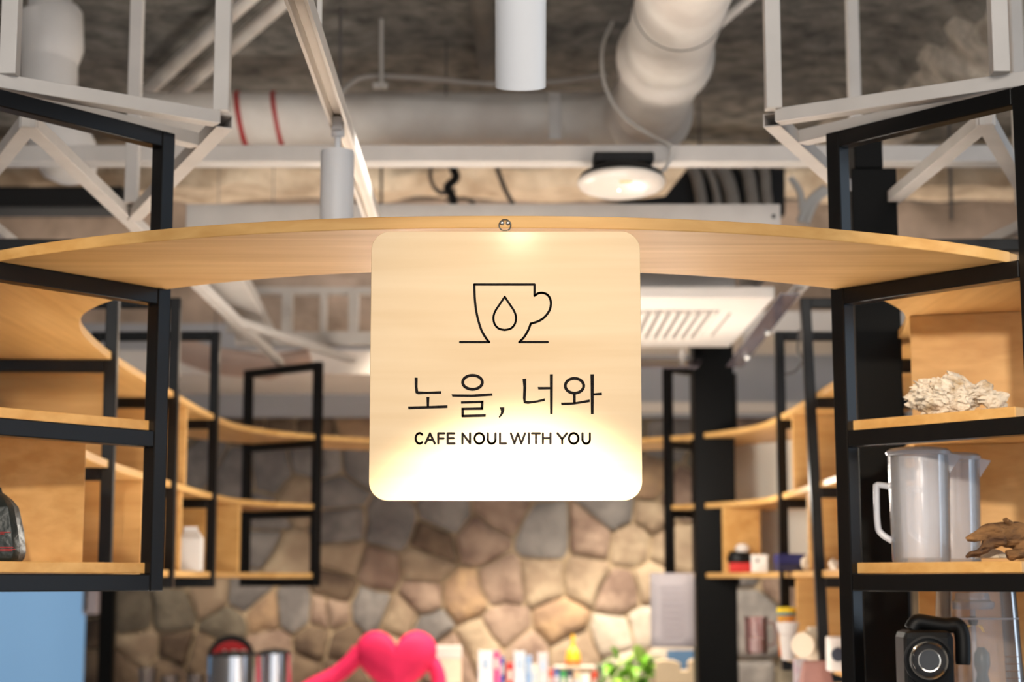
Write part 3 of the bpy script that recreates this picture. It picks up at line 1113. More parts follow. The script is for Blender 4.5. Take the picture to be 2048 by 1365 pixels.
# large duct coming towards the guests
g0, g1 = P(1296, 232, 5.62), P(1366, -10, 4.35)
gd = (g1 - g0).normalized()
g2 = g1 + gd * 0.7
bd = thing('air_duct', g0, 'wide round duct with ribbed collars running towards the camera, right of the pendant lamp', 'duct')
rG = 0.122
L = (g2 - g0).length
MB().lathe(g0, [(0, -.02), (rG * .96, -.02), (rG, 0), (rG * .97, .3), (rG * 1.02, .6), (rG, 1.0), (rG, L)], 40, axis=gd).build('pipe', M['pvc'], bd, smooth=True)
for s_, k, w_ in ((.02, 1.17, .045), (.68, 1.16, .05)):
    MB().lathe(g0 + gd * s_, [(rG * .9, 0), (rG * k, 0), (rG * k * 1.01, w_ * .5), (rG * k, w_), (rG * 1.0, w_ + .05), (rG * .9, w_ + .05)], 40, axis=gd).build('collar', M['pvc'], bd, smooth=True)
MB().lathe(g0 + gd * 1.18, [(rG * .98, 0), (rG * 1.012, 0), (rG * 1.012, .006), (rG * .98, .006)], 40, axis=gd).build('joint_seam', M['dark'], bd)
MB().tube([P(1296, 240, 5.62), P(1240, 240, 5.72), P(1190, 240, YD)], [rG * .92, rG * .85, rD * 1.02], 28).build('reducer', M['pvc'], bd, smooth=True)

# access point on the channel, with cord
apc = P(1243, 366, 4.40)
ap = thing('wireless_access_point', apc, 'white oval ceiling access point on black mount, hung under the channel', 'access point')
rx = P(1331, 366, 4.4).x - apc.x
tiltv = Vector((0, 0.10, 1)).normalized()
MB().lathe(apc + Vector((0, 0, -.022)), [(0, 0), (rx * .45, .001), (rx * .8, .006), (rx * .96, .014), (rx, .022), (rx * .98, .028), (0, .028)], 48, axis=tiltv).build('white_cover', mat('ivory_plastic', (226, 218, 208), 0.3, vary=.02), ap, smooth=True)
MB().lathe(apc + tiltv * 0.008, [(rx * .985, 0), (rx * .93, .010), (rx * .72, .022), (rx * .7, .026), (0, .026)], 48, axis=tiltv).build('black_back', M['dark'], ap, smooth=True)
bc = P(1245, 326, 4.42)
MB().box((bc.x - .078, 4.36, bc.z - .010), (bc.x + .078, 4.449, bc.z + .016)).build('mount_plate', M['dark'], ap, bevel=.006)
led = emit('status_light', (255, 255, 255), 2.0)
MB().ico(P(1238, 381, 4.325), .003, 2).build('status_light', led, ap)
yel = mat('yellow_print', (216, 205, 40), 0.5, vary=.05)
yv = P(1252, 364, 4.33)
MB().obox(P(1252, 364, 4.318), ((1, 0, 0), (0, 1, -.3), (0, .3, 1)), (.032, .002, .003)).build('yellow_mark', yel, ap)
crd = [P(1225, 45, 4.9), P(1205, 95, 4.8), P(1208, 165, 4.7), P(1240, 225, 4.6), P(1300, 270, 4.5), P(1338, 290, 4.42), P(1342, 312, 4.42), P(1330, 338, 4.42), P(1318, 345, 4.43)]
cs = [crd[0]] + crd + [crd[-1]]


def curve3(pts, n=8):
    out = []
    cs_ = [pts[0]] + list(pts) + [pts[-1]]
    for i in range(1, len(cs_) - 2):
        p0, p1, p2, p3 = [Vector(c_) for c_ in cs_[i - 1:i + 3]]
        for k in range(n):
            t = k / n
            out.append(0.5 * ((2 * p1) + (p2 - p0) * t + (2 * p0 - 5 * p1 + 4 * p2 - p3) * t * t + (3 * p1 - p0 - 3 * p2 + p3) * t ** 3))
    out.append(Vector(pts[-1]))
    return out


tag(MB().tube(curve3(crd), .0055, 8).build('network_cable', M['cable'], smooth=True), 'pale network cable looping over the wide duct down to the access point', 'cable')

# track rail with its lamp, left of the pendant
HR = 0.86
r0, r1 = PH(578, -60, HR), PH(748, 445, HR)
rd_ = (r1 - r0).normalized()
rsx = rd_.cross(Vector((0, 0, 1))).normalized()
tr = thing('track_rail', r0.lerp(r1, .5), 'white lighting track running away from the camera, left of the pendant lamp', 'track')
M['cream'] = mat('cream_track_enamel', (230, 222, 212), 0.4, vary=.03)
for sgn in (-1, 1):
    MB().beam(r0 + rsx * .0145 * sgn, r1 + rsx * .0145 * sgn, .006, .03).build('track_side', M['cream'], tr, bevel=.0008)
MB().beam(r0 + Vector((0, 0, .012)), r1 + Vector((0, 0, .012)), .022, .005).build('track_back', mat('brown_track_groove', (208, 196, 182), .5, vary=.05), tr)
for v in (118,):
    p = PH(578 + (v + 60) / 505 * 170, v, HR)
    MB().beam(p + Vector((0, 0, .014)), (p.x, p.y, CEIL), .008).build('hanger_rod', M['white'], tr)
lp = PH(676, 244, HR)
ts = thing('track_spotlight', lp - Vector((0, 0, .2)), 'small white cylinder spotlight hanging from the lighting track', 'spotlight')
MB().box((lp.x - .010, lp.y - .022, lp.z - .02), (lp.x + .010, lp.y + .022, lp.z + .006)).build('adapter', M['whitep'], ts, bevel=.002)
MB().lathe(lp - Vector((0, 0, .03)), [(0, 0), (.010, 0), (.0125, .003), (.0125, .016), (.009, .019), (0, .019)], 20).build('swivel', M['whitep'], ts, smooth=True)
MB().tube([lp - Vector((0, 0, .026)), lp - Vector((0, 0, .06))], .006, 14).build('stem', M['whitep'], ts, smooth=True)
rl = .0315
MB().lathe(lp - Vector((0, 0, .225)), [(rl * .86, .02), (rl * .9, 0), (rl, .0), (rl, .163), (rl * .97, .168), (0, .168)], 36).build('lamp_body', M['whitep'], ts, smooth=True)

# pendant lamp above the sign
YP = 1.985
TLT = math.radians(25)                     # the head is aimed at the sign
mouth = P(1041, 174, YP)
upv = Vector((0, -math.sin(TLT), math.cos(TLT)))
pn = thing('pendant_spotlight', mouth, 'large white cylinder pendant lamp hanging right above the sign', 'pendant lamp')
rp = (P(1091, 170, YP).x - P(990, 170, YP).x) / 2
lbd = MB().lathe(mouth, [(rp * .80, .05), (rp * .93, .0), (rp, 0), (rp, .24), (rp * .98, .245), (0, .245)], 56, axis=upv).build('lamp_body', M['whitep'], pn, smooth=True)
topc = mouth + upv * .235
MB().tube([topc, topc + Vector((0, 0, .04)), (topc.x, topc.y, CEIL)], .006, 12).build('stem', M['whitep'], pn)
MB().lathe(mouth + upv * .003, [(0, 0), (rp * .85, 0), (rp * .85, .004), (0, .004)], 32, axis=upv).build('lamp_lens', emit('lamp_lens', (255, 232, 196), 70.0), lbd)
light('pendant_beam', 'SPOT', mouth - upv * .004, 140, (1.0, .88, .70), target=mouth - upv, spot=math.radians(60), blend=.75, radius=.02)

# rods, conduits and pipes near the ceiling
zc = CEIL - .05
tag(MB().tube([P(763, -40, 5.4), P(763, 172, 5.4)], .006, 8).build('hanger_rod', M['cable'], smooth=True), 'thin pale rod dropping to the conduit clamp above the horizontal duct', 'rod')
tag(MB().tube([P(682, -40, 5.3), P(679, 260, 5.3)], .005, 8).build('hanger_rod', M['gcable'], smooth=True), 'thin grey rod hanging just right of the lighting track', 'rod')
tag(MB().tube([P(893, -40, 5.6), P(892, 190, 5.6)], .003, 8).build('hanger_wire', M['gcable'], smooth=True), 'thin dark wire hanging behind the pendant lamp on its left', 'wire')
cd = thing('conduit', P(760, 165, 5.45), 'grey cable conduit bending over the horizontal duct behind the pendant lamp', 'conduit')
MB().tube(curve3([P(672, 205, 5.45), P(700, 168, 5.45), P(745, 153, 5.45), P(860, 158, 5.45), P(980, 168, 5.45), P(1120, 163, 5.45), P(1215, 150, 5.45)]), .008, 10).build('pipe', mat('grey_conduit', (168, 162, 156), .5, vary=.1), cd, smooth=True)
k_ = P(760, 172, 5.43)
MB().box((k_.x - .022, 5.42, k_.z - .009), (k_.x + .024, 5.445, k_.z + .009)).build('clamp', M['cable'], cd, bevel=.002)
for a, b, lab in (((285, 190), (560, -60), 'beige ceiling pipe running diagonally, left one of two'), ((352, 190), (640, -60), 'beige ceiling pipe running diagonally, right one of two')):
    tag(MB().tube([PH(a[0], a[1], 1.70), PH(b[0], b[1], 1.70)], .024, 14).build('ceiling_pipe', M['pvc'], smooth=True), lab + ', at the upper left', 'pipe')
tag(MB().tube([PH(985, 200, 1.76), PH(955, -60, 1.76)], .035, 12).build('ceiling_pipe', mat('grey_rough_pipe', (118, 112, 104), .9, vary=.2), smooth=True), 'grey pipe on the concrete ceiling just left of the pendant lamp', 'pipe')
tag(MB().tube([P(1425, 60, 4.9), P(1530, -30, 4.6)], .014, 12).build('ceiling_pipe', M['pvcw'], smooth=True), 'thin white pipe branching from the wide duct at the upper right', 'pipe')

# large white drain pipe at the upper left
YPV = 4.7
dp = thing('drain_pipe', P(100, 200, YPV), 'thick white drain pipe with wide socket at the upper left', 'pipe')
MB().tube([P(100, -120, YPV), P(100, 60, YPV)], .060, 28).build('upper_pipe', M['pvcw'], dp, smooth=True)
MB().tube([P(100, 20, YPV), P(101, 28, YPV), P(103, 100, YPV), P(100, 118, YPV)], [.078, .088, .088, .08], 32).build('socket', M['pvcw'], dp, smooth=True)
MB().tube([P(98, 112, YPV), P(98, 190, YPV), P(112, 260, YPV), P(138, 320, YPV), P(140, 350, YPV), P(140, 366, YPV)], [.078, .078, .085, .086, .07, .03], 32).build('elbow', M['pvcw'], dp, smooth=True)

# darker things deep in the ceiling void
tag(MB().box((-2.4, 6.4, P(0, 414, 6.4).z), (P(245, 400, 6.4).x, 6.6, P(0, 372, 6.4).z)).build('dark_void_block', M['dark'], bevel=.01), 'flat black box standing in for the darkness of the ceiling void at the left', 'duct')  # black box put in for the shade deep in the void
YV = 6.3
vb = MB().prism([P(1130, 418, YV), P(1400, 418, YV), P(1570, 430, YV), P(1570, 336, YV), P(1375, 336, YV), P(1330, 392, YV)], (0, .05, 0))
ddr = thing('dark_void_block', P(1400, 430, YV), 'black insulated duct behind the grey hoses right of the access point', 'duct')
vb.build('body', M['dark'], ddr)
for u in (1400, 1545):
    p = P(u, 340, YV + .025)
    MB().tube([p, (p.x, p.y, CEIL)], .004, 8).build('hanger_rod', M['gcable'], ddr)
for k, (ua, ub, w_) in enumerate(((1385, 1400, .022), (1412, 1432, .015), (1440, 1462, .027), (1492, 1502, .024), (1528, 1532, .02))):
    tag(MB().tube(curve3([P(ua - 4, 330, 6.275), P((ua + ub) / 2, 352, 6.27), P(ub, 385, 6.27), P(ub + 6, 425, 6.275)]), w_, 14).build('flexible_hose', M['hose'], smooth=True),
        'grey flexible hose hanging behind the arch, ' + ('leftmost', 'second from the left', 'middle', 'fourth from the left', 'rightmost')[k] + ' of five', 'hose', group='grey hoses above the arch')
cbn = thing('cable_bundle', P(890, 380, 6.3), 'tangled dark cable bundle hanging above the arched board, left of the access point', 'cable')
for k, pl in enumerate(([(903, 262), (905, 330), (912, 355), (895, 375), (905, 395), (908, 425)], [(862, 335), (862, 360), (872, 378), (890, 385), (905, 375)], [(858, 345), (866, 372), (884, 388), (912, 380)], [(890, 400), (930, 398), (950, 410)])):
    MB().tube(curve3([P(u, v, 6.3) for u, v in pl]), (.016, .006, .006, .007)[k], 8).build('cable', M['gcable'] if k else M['dark'], cbn, smooth=True)
tag(MB().tube([P(993, 335, 6.4), P(1010, 380, 6.4), P(1035, 425, 6.4)], .009, 8).build('ceiling_strut', M['gcable'], smooth=True), 'grey leaning strut in the ceiling void left of the access point', 'strut')
tag(MB().tube([Vector((P(762, 400, 6.2).x, 6.2, CEIL)), P(762, 440, 6.2)], .005, 8).build('hanger_rod', M['gcable'], smooth=True), 'thin blue-grey rod just right of the lighting track end', 'rod')
tag(MB().tube([Vector((P(1904, 400, 6.2).x, 6.2, CEIL)), P(1903, 440, 6.2)], .006, 8).build('hanger_rod', M['gcable'], smooth=True), 'thin grey rod seen through the top of the right sharp frame', 'rod')
for k, pl in enumerate(([(1650, 375), (1620, 400), (1598, 445)], [(1660, 380), (1632, 402), (1612, 448)], [(1580, 355), (1600, 385), (1604, 420)])):
    tag(MB().tube(curve3([P(u, v, 5.4) for u, v in pl]), .011, 8).build('flexible_conduit', M['cable'], smooth=True), 'pale flexible conduit left of the right sharp frame, ' + ('upper strand', 'lower strand', 'short strand by the hoses')[k], 'conduit', group='pale conduits by the right frame')
tag(MB().tube(curve3([P(1600, 660, 5.2), P(1596, 700, 5.2), P(1605, 720, 5.2), P(1592, 742, 5.2), P(1570, 750, 5.2)]), .004, 8).build('loose_cable', M['gcable'], smooth=True), 'loose grey cable curl hanging beside the leaning right frame', 'cable')

# ------------------------------------------------------------------ things on the sharp right frame
zb_ = Z(LEV['bottom'][1])
zm_ = Z(LEV['mid'][1])
zl_ = Z(LEV['low'][1])
# coral rock
YC = 2.86
cc = P(1915, 800, YC)
M['coral'] = mat('bleached_coral', (222, 208, 188), 0.9, rgb2=(168, 138, 96), scale=26, bump=0.7, bscale=70, ramp=(.30, .46))
cr = MB()


def lump(c, r, sc, seed, amp=.14):
    vs0 = set(cr.bm.verts)
    cr.ico(c, r, 5, sc)
    for v in cr.bm.verts:
        if v in vs0:
            continue
        d = (v.co - c)
        k = 1 + amp * noise.fractal(v.co * 30 + Vector((seed, 0, 0)), 1.0, 2.3, 4)
        pit = noise.noise(v.co * 110 + Vector((0, seed, 0)))
        if pit > .34:
            k -= (pit - .34) * .9
        v.co = c + d * max(.3, k)


lump(P(1893, 795, YC), .043, (1.35, .9, .72), 1.0)
lump(P(1905, 772, YC), .026, (1.25, .9, .75), 2.0)
lump(P(1862, 772, YC), .017, (1, .9, .8), 3.0)
lump(P(1965, 778, YC), .014, (1, .9, .9), 4.0)
lump(P(1985, 802, YC), .017, (1.2, .9, .95), 5.0, .26)
lump(P(1870, 812, YC), .024, (1.2, .9, .6), 6.0)
zmin = min(v.co.z for v in cr.bm.verts)
for v in cr.bm.verts:
    v.co.z = max(v.co.z + (0.002 if False else 0), zm_)
tag(cr.build('coral_rock', M['coral'], smooth=True), 'pale pitted coral rock lying on the middle right shelf', 'rock')

# clear pitchers
M['clear'] = glass('clear_polycarbonate', (236, 236, 242), 0.16, 0.27)
M['clear2'] = glass('clear_polycarbonate_rim', (240, 242, 250), 0.08, 0.40)


def pitcher(u, Y, label, k=1.0, handle=True, turn=0.0):
    c = P(u, 1119, Y)
    c.z = zb_ + .0005
    root = thing('pitcher', c, label, 'pitcher')
    r0_, r1_, H = .0485 * k, .0515 * k, .185 * k
    MB().lathe(c, [(0, 0), (r0_ * .97, 0), (r0_, .004), (r0_ + (r1_ - r0_) * .4, H * .4), (r1_, H), (r1_ - .0025, H), (r0_ - .0025, .008), (0, .008)], 40).build('body', M['clear'], root, smooth=True)
    MB().lathe(c + Vector((0, 0, H)), [(r1_ - .001, -.004), (r1_ + .002, -.002), (r1_ + .003, .003), (r1_ - .002, .008), (r1_ * .7, .010), (0, .010)], 40).build('lid', M['clear2'], root, smooth=True)
    q = Matrix.Rotation(turn, 3, 'Z')
    ex = q @ Vector((1, 0, 0))
    ey = q @ Vector((0, 1, 0))
    zt_ = c.z + H
    sp_ = MB()
    a = c + ex * (r1_ * .93)
    tip = c + ex * (r1_ + .020)
    A1 = Vector((a.x, a.y, zt_)) + ey * .017
    A2 = Vector((a.x, a.y, zt_)) - ey * .017
    T = Vector((tip.x, tip.y, zt_ - .004))
    Bm = Vector((c.x + ex.x * r1_, c.y + ex.y * r1_, zt_ - .034))
    v = [sp_.bm.verts.new(p) for p in (A1, A2, T, Bm)]
    for f in ((0, 2, 3), (1, 3, 2), (0, 1, 2), (0, 3, 1)):
        sp_.bm.faces.new([v[i] for i in f])
    sp_.build('spout', M['clear2'], root)
    if handle:
        hp_ = [c - ex * (r1_ - .002) + Vector((0, 0, H * .70)), c - ex * (r1_ + .017) + Vector((0, 0, H * .715)), c - ex * (r1_ + .020) + Vector((0, 0, H * .68)), c - ex * (r1_ + .020) + Vector((0, 0, H * .36)),
               c - ex * (r1_ + .014) + Vector((0, 0, H * .27)), c - ex * (r1_ - .004) + Vector((0, 0, H * .20))]
        MB().tube(curve3(hp_, 5), .0055, 10).build('handle', M['clear2'], root, smooth=True)
    return root


pitcher(1843, 2.99, 'clear plastic pitcher with handle at the front of the right shelf', turn=-.25)
pitcher(1906, 3.115, 'clear plastic pitcher standing behind the handled one, beside the driftwood', turn=-.15)

# driftwood
M['drift'] = mat('weathered_driftwood', (152, 110, 66), 0.8, rgb2=(70, 44, 24), scale=14, bump=1.0, bscale=30, stretch=(1, 1, 3.5), detail=8)
dw = thing('driftwood', P(2000, 1117, 2.83), 'gnarled brown driftwood piece lying in front of the clear pitchers', 'driftwood')
YDW = 2.84


def branch(pl, rr, seed, n=14):
    pts_ = curve3([P(u, v, y) for u, v, y in pl], 8)
    N = len(pts_)
    b = MB()
    rads = []
    for i in range(N):
        t = i / (N - 1) * (len(rr) - 1)
        j = min(int(t), len(rr) - 2)
        rads.append(rr[j] + (rr[j + 1] - rr[j]) * (t - j))
    b.tube(pts_, rads, n)
    for v in b.bm.verts:
        v.co += Vector((noise.noise(v.co * 60 + Vector((seed, 0, 0))), noise.noise(v.co * 60 + Vector((0, seed, 0))), noise.noise(v.co * 60 + Vector((0, 0, seed))))) * .006
        v.co.z = max(v.co.z, zb_ + .0005)
    return b


branch([(1934, 1083, 2.82), (1958, 1072, 2.825), (1990, 1066, 2.835), (2030, 1072, 2.85), (2090, 1080, 2.86)], [.003, .009, .016, .022, .024], 3).build('trunk', M['drift'], dw, smooth=True)
branch([(1937, 1116, 2.80), (1955, 1104, 2.805), (1975, 1092, 2.82), (2000, 1078, 2.835)], [.003, .007, .009, .012], 5).build('branch', M['drift'], dw, smooth=True)
branch([(2008, 1038, 2.83), (2018, 1050, 2.835), (2032, 1062, 2.85), (2050, 1075, 2.85)], [.004, .006, .008, .01], 8).build('branch', M['drift'], dw, smooth=True)
branch([(2012, 1110, 2.83), (2024, 1108, 2.83), (2050, 1100, 2.84), (2080, 1090, 2.85)], [.006, .01, .013, .014], 9).build('branch', M['drift'], dw, smooth=True)
shl = MB().lathe(P(1985, 1117, 2.90), [(0, .016), (.012, .013), (.024, .006), (.028, 0), (0, 0)], 20)
for v in shl.bm.verts:
    v.co.z = max(v.co.z, zb_) if v.co.z > zb_ else zb_
tag(shl.build('seashell', M['coral'], smooth=True), 'small pale shell tucked beneath the driftwood', 'shell')

# blender jug
jc = P(1955, 1300, 3.06)
jc.z = zl_
jug = thing('blender_jug', jc, 'clear tapered blender jug with blades under the lower right shelf', 'blender')
M['jug'] = glass('clear_jug_plastic', (220, 206, 200), 0.08, 0.10)


def rsq(c, hw, r, z, n=5):
    out = []
    for cx_, cy_, a0 in ((hw - r, hw - r, 0), (-hw + r, hw - r, 90), (-hw + r, -hw + r, 180), (hw - r, -hw + r, 270)):
        for k in range(n + 1):
            a = math.radians(a0 + 90 * k / n)
            out.append(Vector((c.x + cx_ + r * math.cos(a), c.y + cy_ + r * math.sin(a), z)))
    return out


def loft(b, rings, cap0=True, cap1=True):
    rv = [[b.bm.verts.new(p) for p in r] for r in rings]
    n = len(rv[0])
    for a, c_ in zip(rv, rv[1:]):
        for k in range(n):
            b.bm.faces.new((a[k], a[(k + 1) % n], c_[(k + 1) % n], c_[k]))
    if cap0:
        b.bm.faces.new(rv[0][::-1])
    if cap1:
        b.bm.faces.new(rv[-1])
    return b


ztop = P(0, 1178, 3.06).z
loft(MB(), [rsq(jc, .068, .02, zl_ + .001), rsq(jc, .066, .02, zl_ + .05), rsq(jc, .058, .018, ztop), rsq(jc, .0555, .016, ztop), rsq(jc, .062, .018, zl_ + .05), rsq(jc, .060, .018, zl_ + .012)], True, True).build('jar', M['jug'], jug, smooth=True)
loft(MB(), [rsq(jc, .0612, .018, ztop - .052), rsq(jc, .0612, .018, ztop - .049)]).build('fill_line_band', M['clear2'], jug)
shx = P(1945, 1210, 3.06)
MB().lathe((shx.x, 3.06, ztop - .035), [(0, 0), (.034, 0), (.037, .004), (.037, .012), (.030, .016), (.028, .028), (0, .028)], 28).build('lid_plug', M['clear2'], jug, smooth=True)
MB().lathe((shx.x, 3.06, ztop - .022), [(0, 0), (.026, 0), (.026, .006), (0, .006)], 28).build('steel_disc', M['steel'], jug, smooth=True)
MB().tube([(shx.x, 3.06, zl_ + .02), (shx.x, 3.06, ztop - .035)], .0045, 10).build('shaft', M['clear2'], jug, smooth=True)
bh = MB().lathe((shx.x, 3.06, ztop - .064), [(0, 0), (.006, .001), (.009, .008), (.006, .016), (0, .018)], 14).build('blade_hub', M['dark'], jug, smooth=True)
brass = mat('brass_blade', (196, 150, 60), .25, .9, vary=.1)
for sgn in (-1, 1):
    a = Vector((shx.x, 3.055, ztop - .062))
    MB().prism([a + Vector((sgn * .004, 0, 0)), a + Vector((sgn * .014, 0, -.002)), a + Vector((sgn * .019, 0, -.014)), a + Vector((sgn * .014, 0, -.012)), a + Vector((sgn * .011, 0, -.006))], (0, .003, 0)).build('blade', brass, bh)
teal = mat('teal_blade_hub', (20, 72, 84), .35, vary=.3, scale=40)
MB().tube([Vector((shx.x + .012, 3.06, z)) for z in (ztop - .1, ztop - .11, ztop - .13, ztop - .145, ztop - .165, ztop - .18)], [.006, .014, .015, .010, .015, .008], 16).build('inner_paddle', teal, jug, smooth=True)
tick = mat('printed_scale', (120, 96, 84), .6, vary=.05)
for k in range(9):
    z = ztop - .066 - k * .012
    x = jc.x - .05 if k < 4 else jc.x + .03
    y = jc.y - (.0598 + .008 * (ztop - z) / (ztop - zl_))
    MB().box((x, y - .001, z), (x + .022, y, z + .0012)).build('scale_mark', tick, jug)

# black appliance with round clear dial
ac_ = P(1868, 1330, 2.93)
ap2 = thing('kitchen_appliance', (ac_.x, 2.95, zl_), 'black rounded appliance with clear round dial on the lowest right shelf', 'appliance')
M['mblack'] = mat('matt_black_plastic', (11, 11, 12), .5, spec=.25, vary=.1, scale=20)
bx0, bx1 = P(1812, 1300, 2.90).x, P(1912, 1300, 2.90).x
bz_ = P(0, 1262, 2.9).z
MB().box((bx0, 2.905, zl_ + .001), (bx1, 2.99, bz_)).build('housing', M['mblack'], ap2, bevel=.012)
hpz = P(1875, 1252, 2.93)
MB().tube(curve3([P(1822, 1262, 2.94), P(1834, 1245, 2.94), P(1862, 1248, 2.94), P(1890, 1252, 2.94), P(1914, 1252, 2.94), P(1925, 1275, 2.94), P(1926, 1330, 2.94)], 5), [.007] + [.013] * 29 + [.012], 12).build('handle', M['mblack'], ap2, smooth=True)
dc = P(1857, 1322, 2.90)
ax_ = Vector((-.12, -1, .05)).normalized()
MB().lathe(dc, [(.036, 0), (.040, .002), (.040, .005), (.036, .006)], 40, axis=ax_).build('dial_ring', M['mblack'], ap2, smooth=True)
dl = MB().lathe(dc, [(0, .001), (.028, .001), (.029, .006), (.026, .016), (.019, .019), (.018, .013), (0, .012)], 40, axis=ax_).build('dial', glass('clear_dial', (150, 150, 156), .03, .06), ap2, smooth=True)
MB().lathe(dc, [(.0285, .001), (.031, .003), (.031, .006), (.0285, .007)], 40, axis=ax_).build('chrome_ring', M['chrome'], ap2, smooth=True)
MB().lathe(dc, [(.0165, .013), (.0185, .0135), (.0185, .015), (.0165, .0145)], 32, axis=ax_).build('inner_ring', M['chrome'], dl, smooth=True)
MB().lathe(dc, [(0, .0005), (.026, .0005), (.026, .0012), (0, .0012)], 32, axis=ax_).build('dial_face', M['dark'], dl)

# ------------------------------------------------------------------ left side
YBG = 2.84
bg = P(0, 1122, YBG)
bag = thing('coffee_bag', (bg.x, YBG, zb_), 'black folded coffee bag with fine red print at the left edge', 'bag')
M['bag'] = mat('black_foil_bag', (34, 42, 42), .38, vary=.3, scale=25, bump=.25, bscale=30)
rings = []
for v, ul, ur, dy in ((1124, -62, 38, .030), (1118, -66, 43, .034), (1105, -68, 46, .035), (1060, -60, 42, .034), (1015, -48, 33, .028), (1000, -40, 22, .018), (985, -36, 4, .007), (975, -36, 2, .004)):
    a, b = P(ul, v, YBG), P(ur, v, YBG)
    z = max(a.z, zb_ + .0005)
    rings.append([Vector((a.x + .006, YBG - dy, z)), Vector(((a.x + b.x) / 2, YBG - dy - .002, z)), Vector((b.x - .006, YBG - dy, z)), Vector((b.x, YBG - dy * .5, z)), Vector((b.x - .003, YBG, z)), Vector((b.x, YBG + dy * .5, z)),
                  Vector((b.x - .006, YBG + dy, z)), Vector((a.x + .006, YBG + dy, z)), Vector((a.x, YBG, z))])
loft(MB(), rings).build('pouch', M['bag'], bag, smooth=True, bevel=.001)
for v, u0, u1 in ((1066, -10, 20), (1069, -14, 8), (1096, -12, 26), (1100, -14, 30), (1103, -14, 24)):
    a = P(u0, v, YBG - .0375)
    b = P(u1, v, YBG - .0375)
    MB().box((a.x, YBG - .0375, a.z), (b.x, YBG - .0345, a.z + .0009)).build('red_print', M['red'], bag)

# white carton
ct0 = P(383, 1157, 5.2)
ct0.z = zb_
cart = thing('milk_carton', ct0, 'white gable-top carton on the lower left shelf between two dividers', 'carton')
M['card'] = mat('white_card', (222, 216, 210), .6, vary=.03)
hw = .029
zt2 = P(0, 1078, 5.2).z
zt3 = P(0, 1062, 5.2).z
zt4 = P(0, 1054, 5.2).z
MB().box((ct0.x - hw, 5.2 - hw, zb_ + .0005), (ct0.x + hw, 5.2 + hw, zt2)).build('body', M['card'], cart, bevel=.001)
g = MB()
pv = [Vector((ct0.x - hw, 5.2 - hw, zt2)), Vector((ct0.x + hw, 5.2 - hw, zt2)), Vector((ct0.x + hw, 5.2 + hw, zt2)), Vector((ct0.x - hw, 5.2 + hw, zt2)), Vector((ct0.x - hw * .9, 5.2, zt3)), Vector((ct0.x + hw * .6, 5.2, zt3))]
vv = [g.bm.verts.new(p) for p in pv]
for f in ((0, 1, 5, 4), (2, 3, 4, 5), (1, 2, 5), (3, 0, 4), (0, 3, 2, 1)):
    g.bm.faces.new([vv[i] for i in f])
g.build('gable', M['card'], cart)
MB().box((ct0.x - hw * .9, 5.198, zt3), (ct0.x + hw * .5, 5.202, zt4)).build('top_seam', M['card'], cart)

# wall switch beside the window
sw = P(181, 1207, 7.9)
swt = thing('wall_switch_box', P(181, 1230, 7.9), 'white rounded switch box on the stone wall edge beside the window', 'switch')
MB().box((sw.x - .036, YW - .11, P(0, 1230, 7.9).z), (sw.x + .036, YW - .045, P(0, 1150, 7.9).z)).build('case', mat('white_switch_plastic', (226, 214, 218), .35, vary=.02), swt, bevel=.01)
MB().box((sw.x - .028, YW - .112, P(0, 1222, 7.9).z), (sw.x - .012, YW - .109, P(0, 1160, 7.9).z)).build('grey_strip', M['gcable'], swt)

# ------------------------------------------------------------------ back counter and what stands on it
ZC = EYE - 0.50
bcnt = thing('back_counter', (0, 7.3, 0), 'long back counter with pale worktop below the stone wall', 'counter')
MB().box((-1.75, 6.95, 0.0), (2.4, 7.68, ZC - .04)).build('cabinet', M['wood'], bcnt)
MB().box((-1.78, 6.9, ZC - .04), (2.45, 7.72, ZC)).build('worktop', M['white'], bcnt, bevel=.004)

isl = thing('bounce_counter', (0, 4.0, 0), 'pale topped counter added unseen inside the shelving ring to bounce light up', 'counter')  # unseen counter added so its pale top throws light upward
MB().box((-.55, 3.25, 0), (.55, 5.2, .88)).build('cabinet', M['wood'], isl)
MB().box((-.60, 3.2, .88), (.60, 5.25, .92)).build('worktop', M['soffit'], isl, bevel=.004)

# heart cushion with arm
YHT = 7.15
M['plush'] = mat('hot_pink_plush', (246, 36, 100), .75, vary=.1, scale=20)
hc = P(792, 1330, YHT)
hr_ = (P(872, 1300, YHT).x - P(708, 1300, YHT).x) / 2
ht = thing('heart_cushion', (hc.x, YHT, ZC), 'hot pink heart-shaped plush cushion with long arms on the back counter', 'cushion')
b = MB()
NU, NV = 48, 16
rows = []
outline = []
for k in range(NU):
    t = 2 * math.pi * k / NU
    x = 16 * math.sin(t) ** 3
    y = 13 * math.cos(t) - 5 * math.cos(2 * t) - 2 * math.cos(3 * t) - math.cos(4 * t)
    outline.append((x / 16.0, y / 16.0))
ztopH = P(0, 1262, YHT).z
hs_ = hr_
czh = ztopH - hs_ * .75
for j in range(NV + 1):
    s_ = math.sin(math.pi * j / NV)
    d_ = -math.cos(math.pi * j / NV)
    rows.append([b.bm.verts.new((hc.x + x * hs_ * max(.02, s_ ** .6), YHT + d_ * hs_ * .45, czh + (y - .12) * hs_ * max(.02, s_ ** .6) + .12 * hs_)) for x, y in outline])
for a, c_ in zip(rows, rows[1:]):
    for k in range(NU):
        b.bm.faces.new((a[k], a[(k + 1) % NU], c_[(k + 1) % NU], c_[k]))
b.bm.faces.new(rows[0][::-1])
b.bm.faces.new(rows[-1])
low = min(v.co.z for v in b.bm.verts)
b.build('heart', M['plush'], ht, smooth=True)
MB().tube(curve3([P(722, 1300, YHT), P(700, 1328, YHT), P(670, 1352, YHT), P(630, 1372, YHT - .02), P(600, 1392, YHT - .05)]), [.02] + [.035] * 31 + [.03], 16).build('arm', M['plush'], ht, smooth=True)
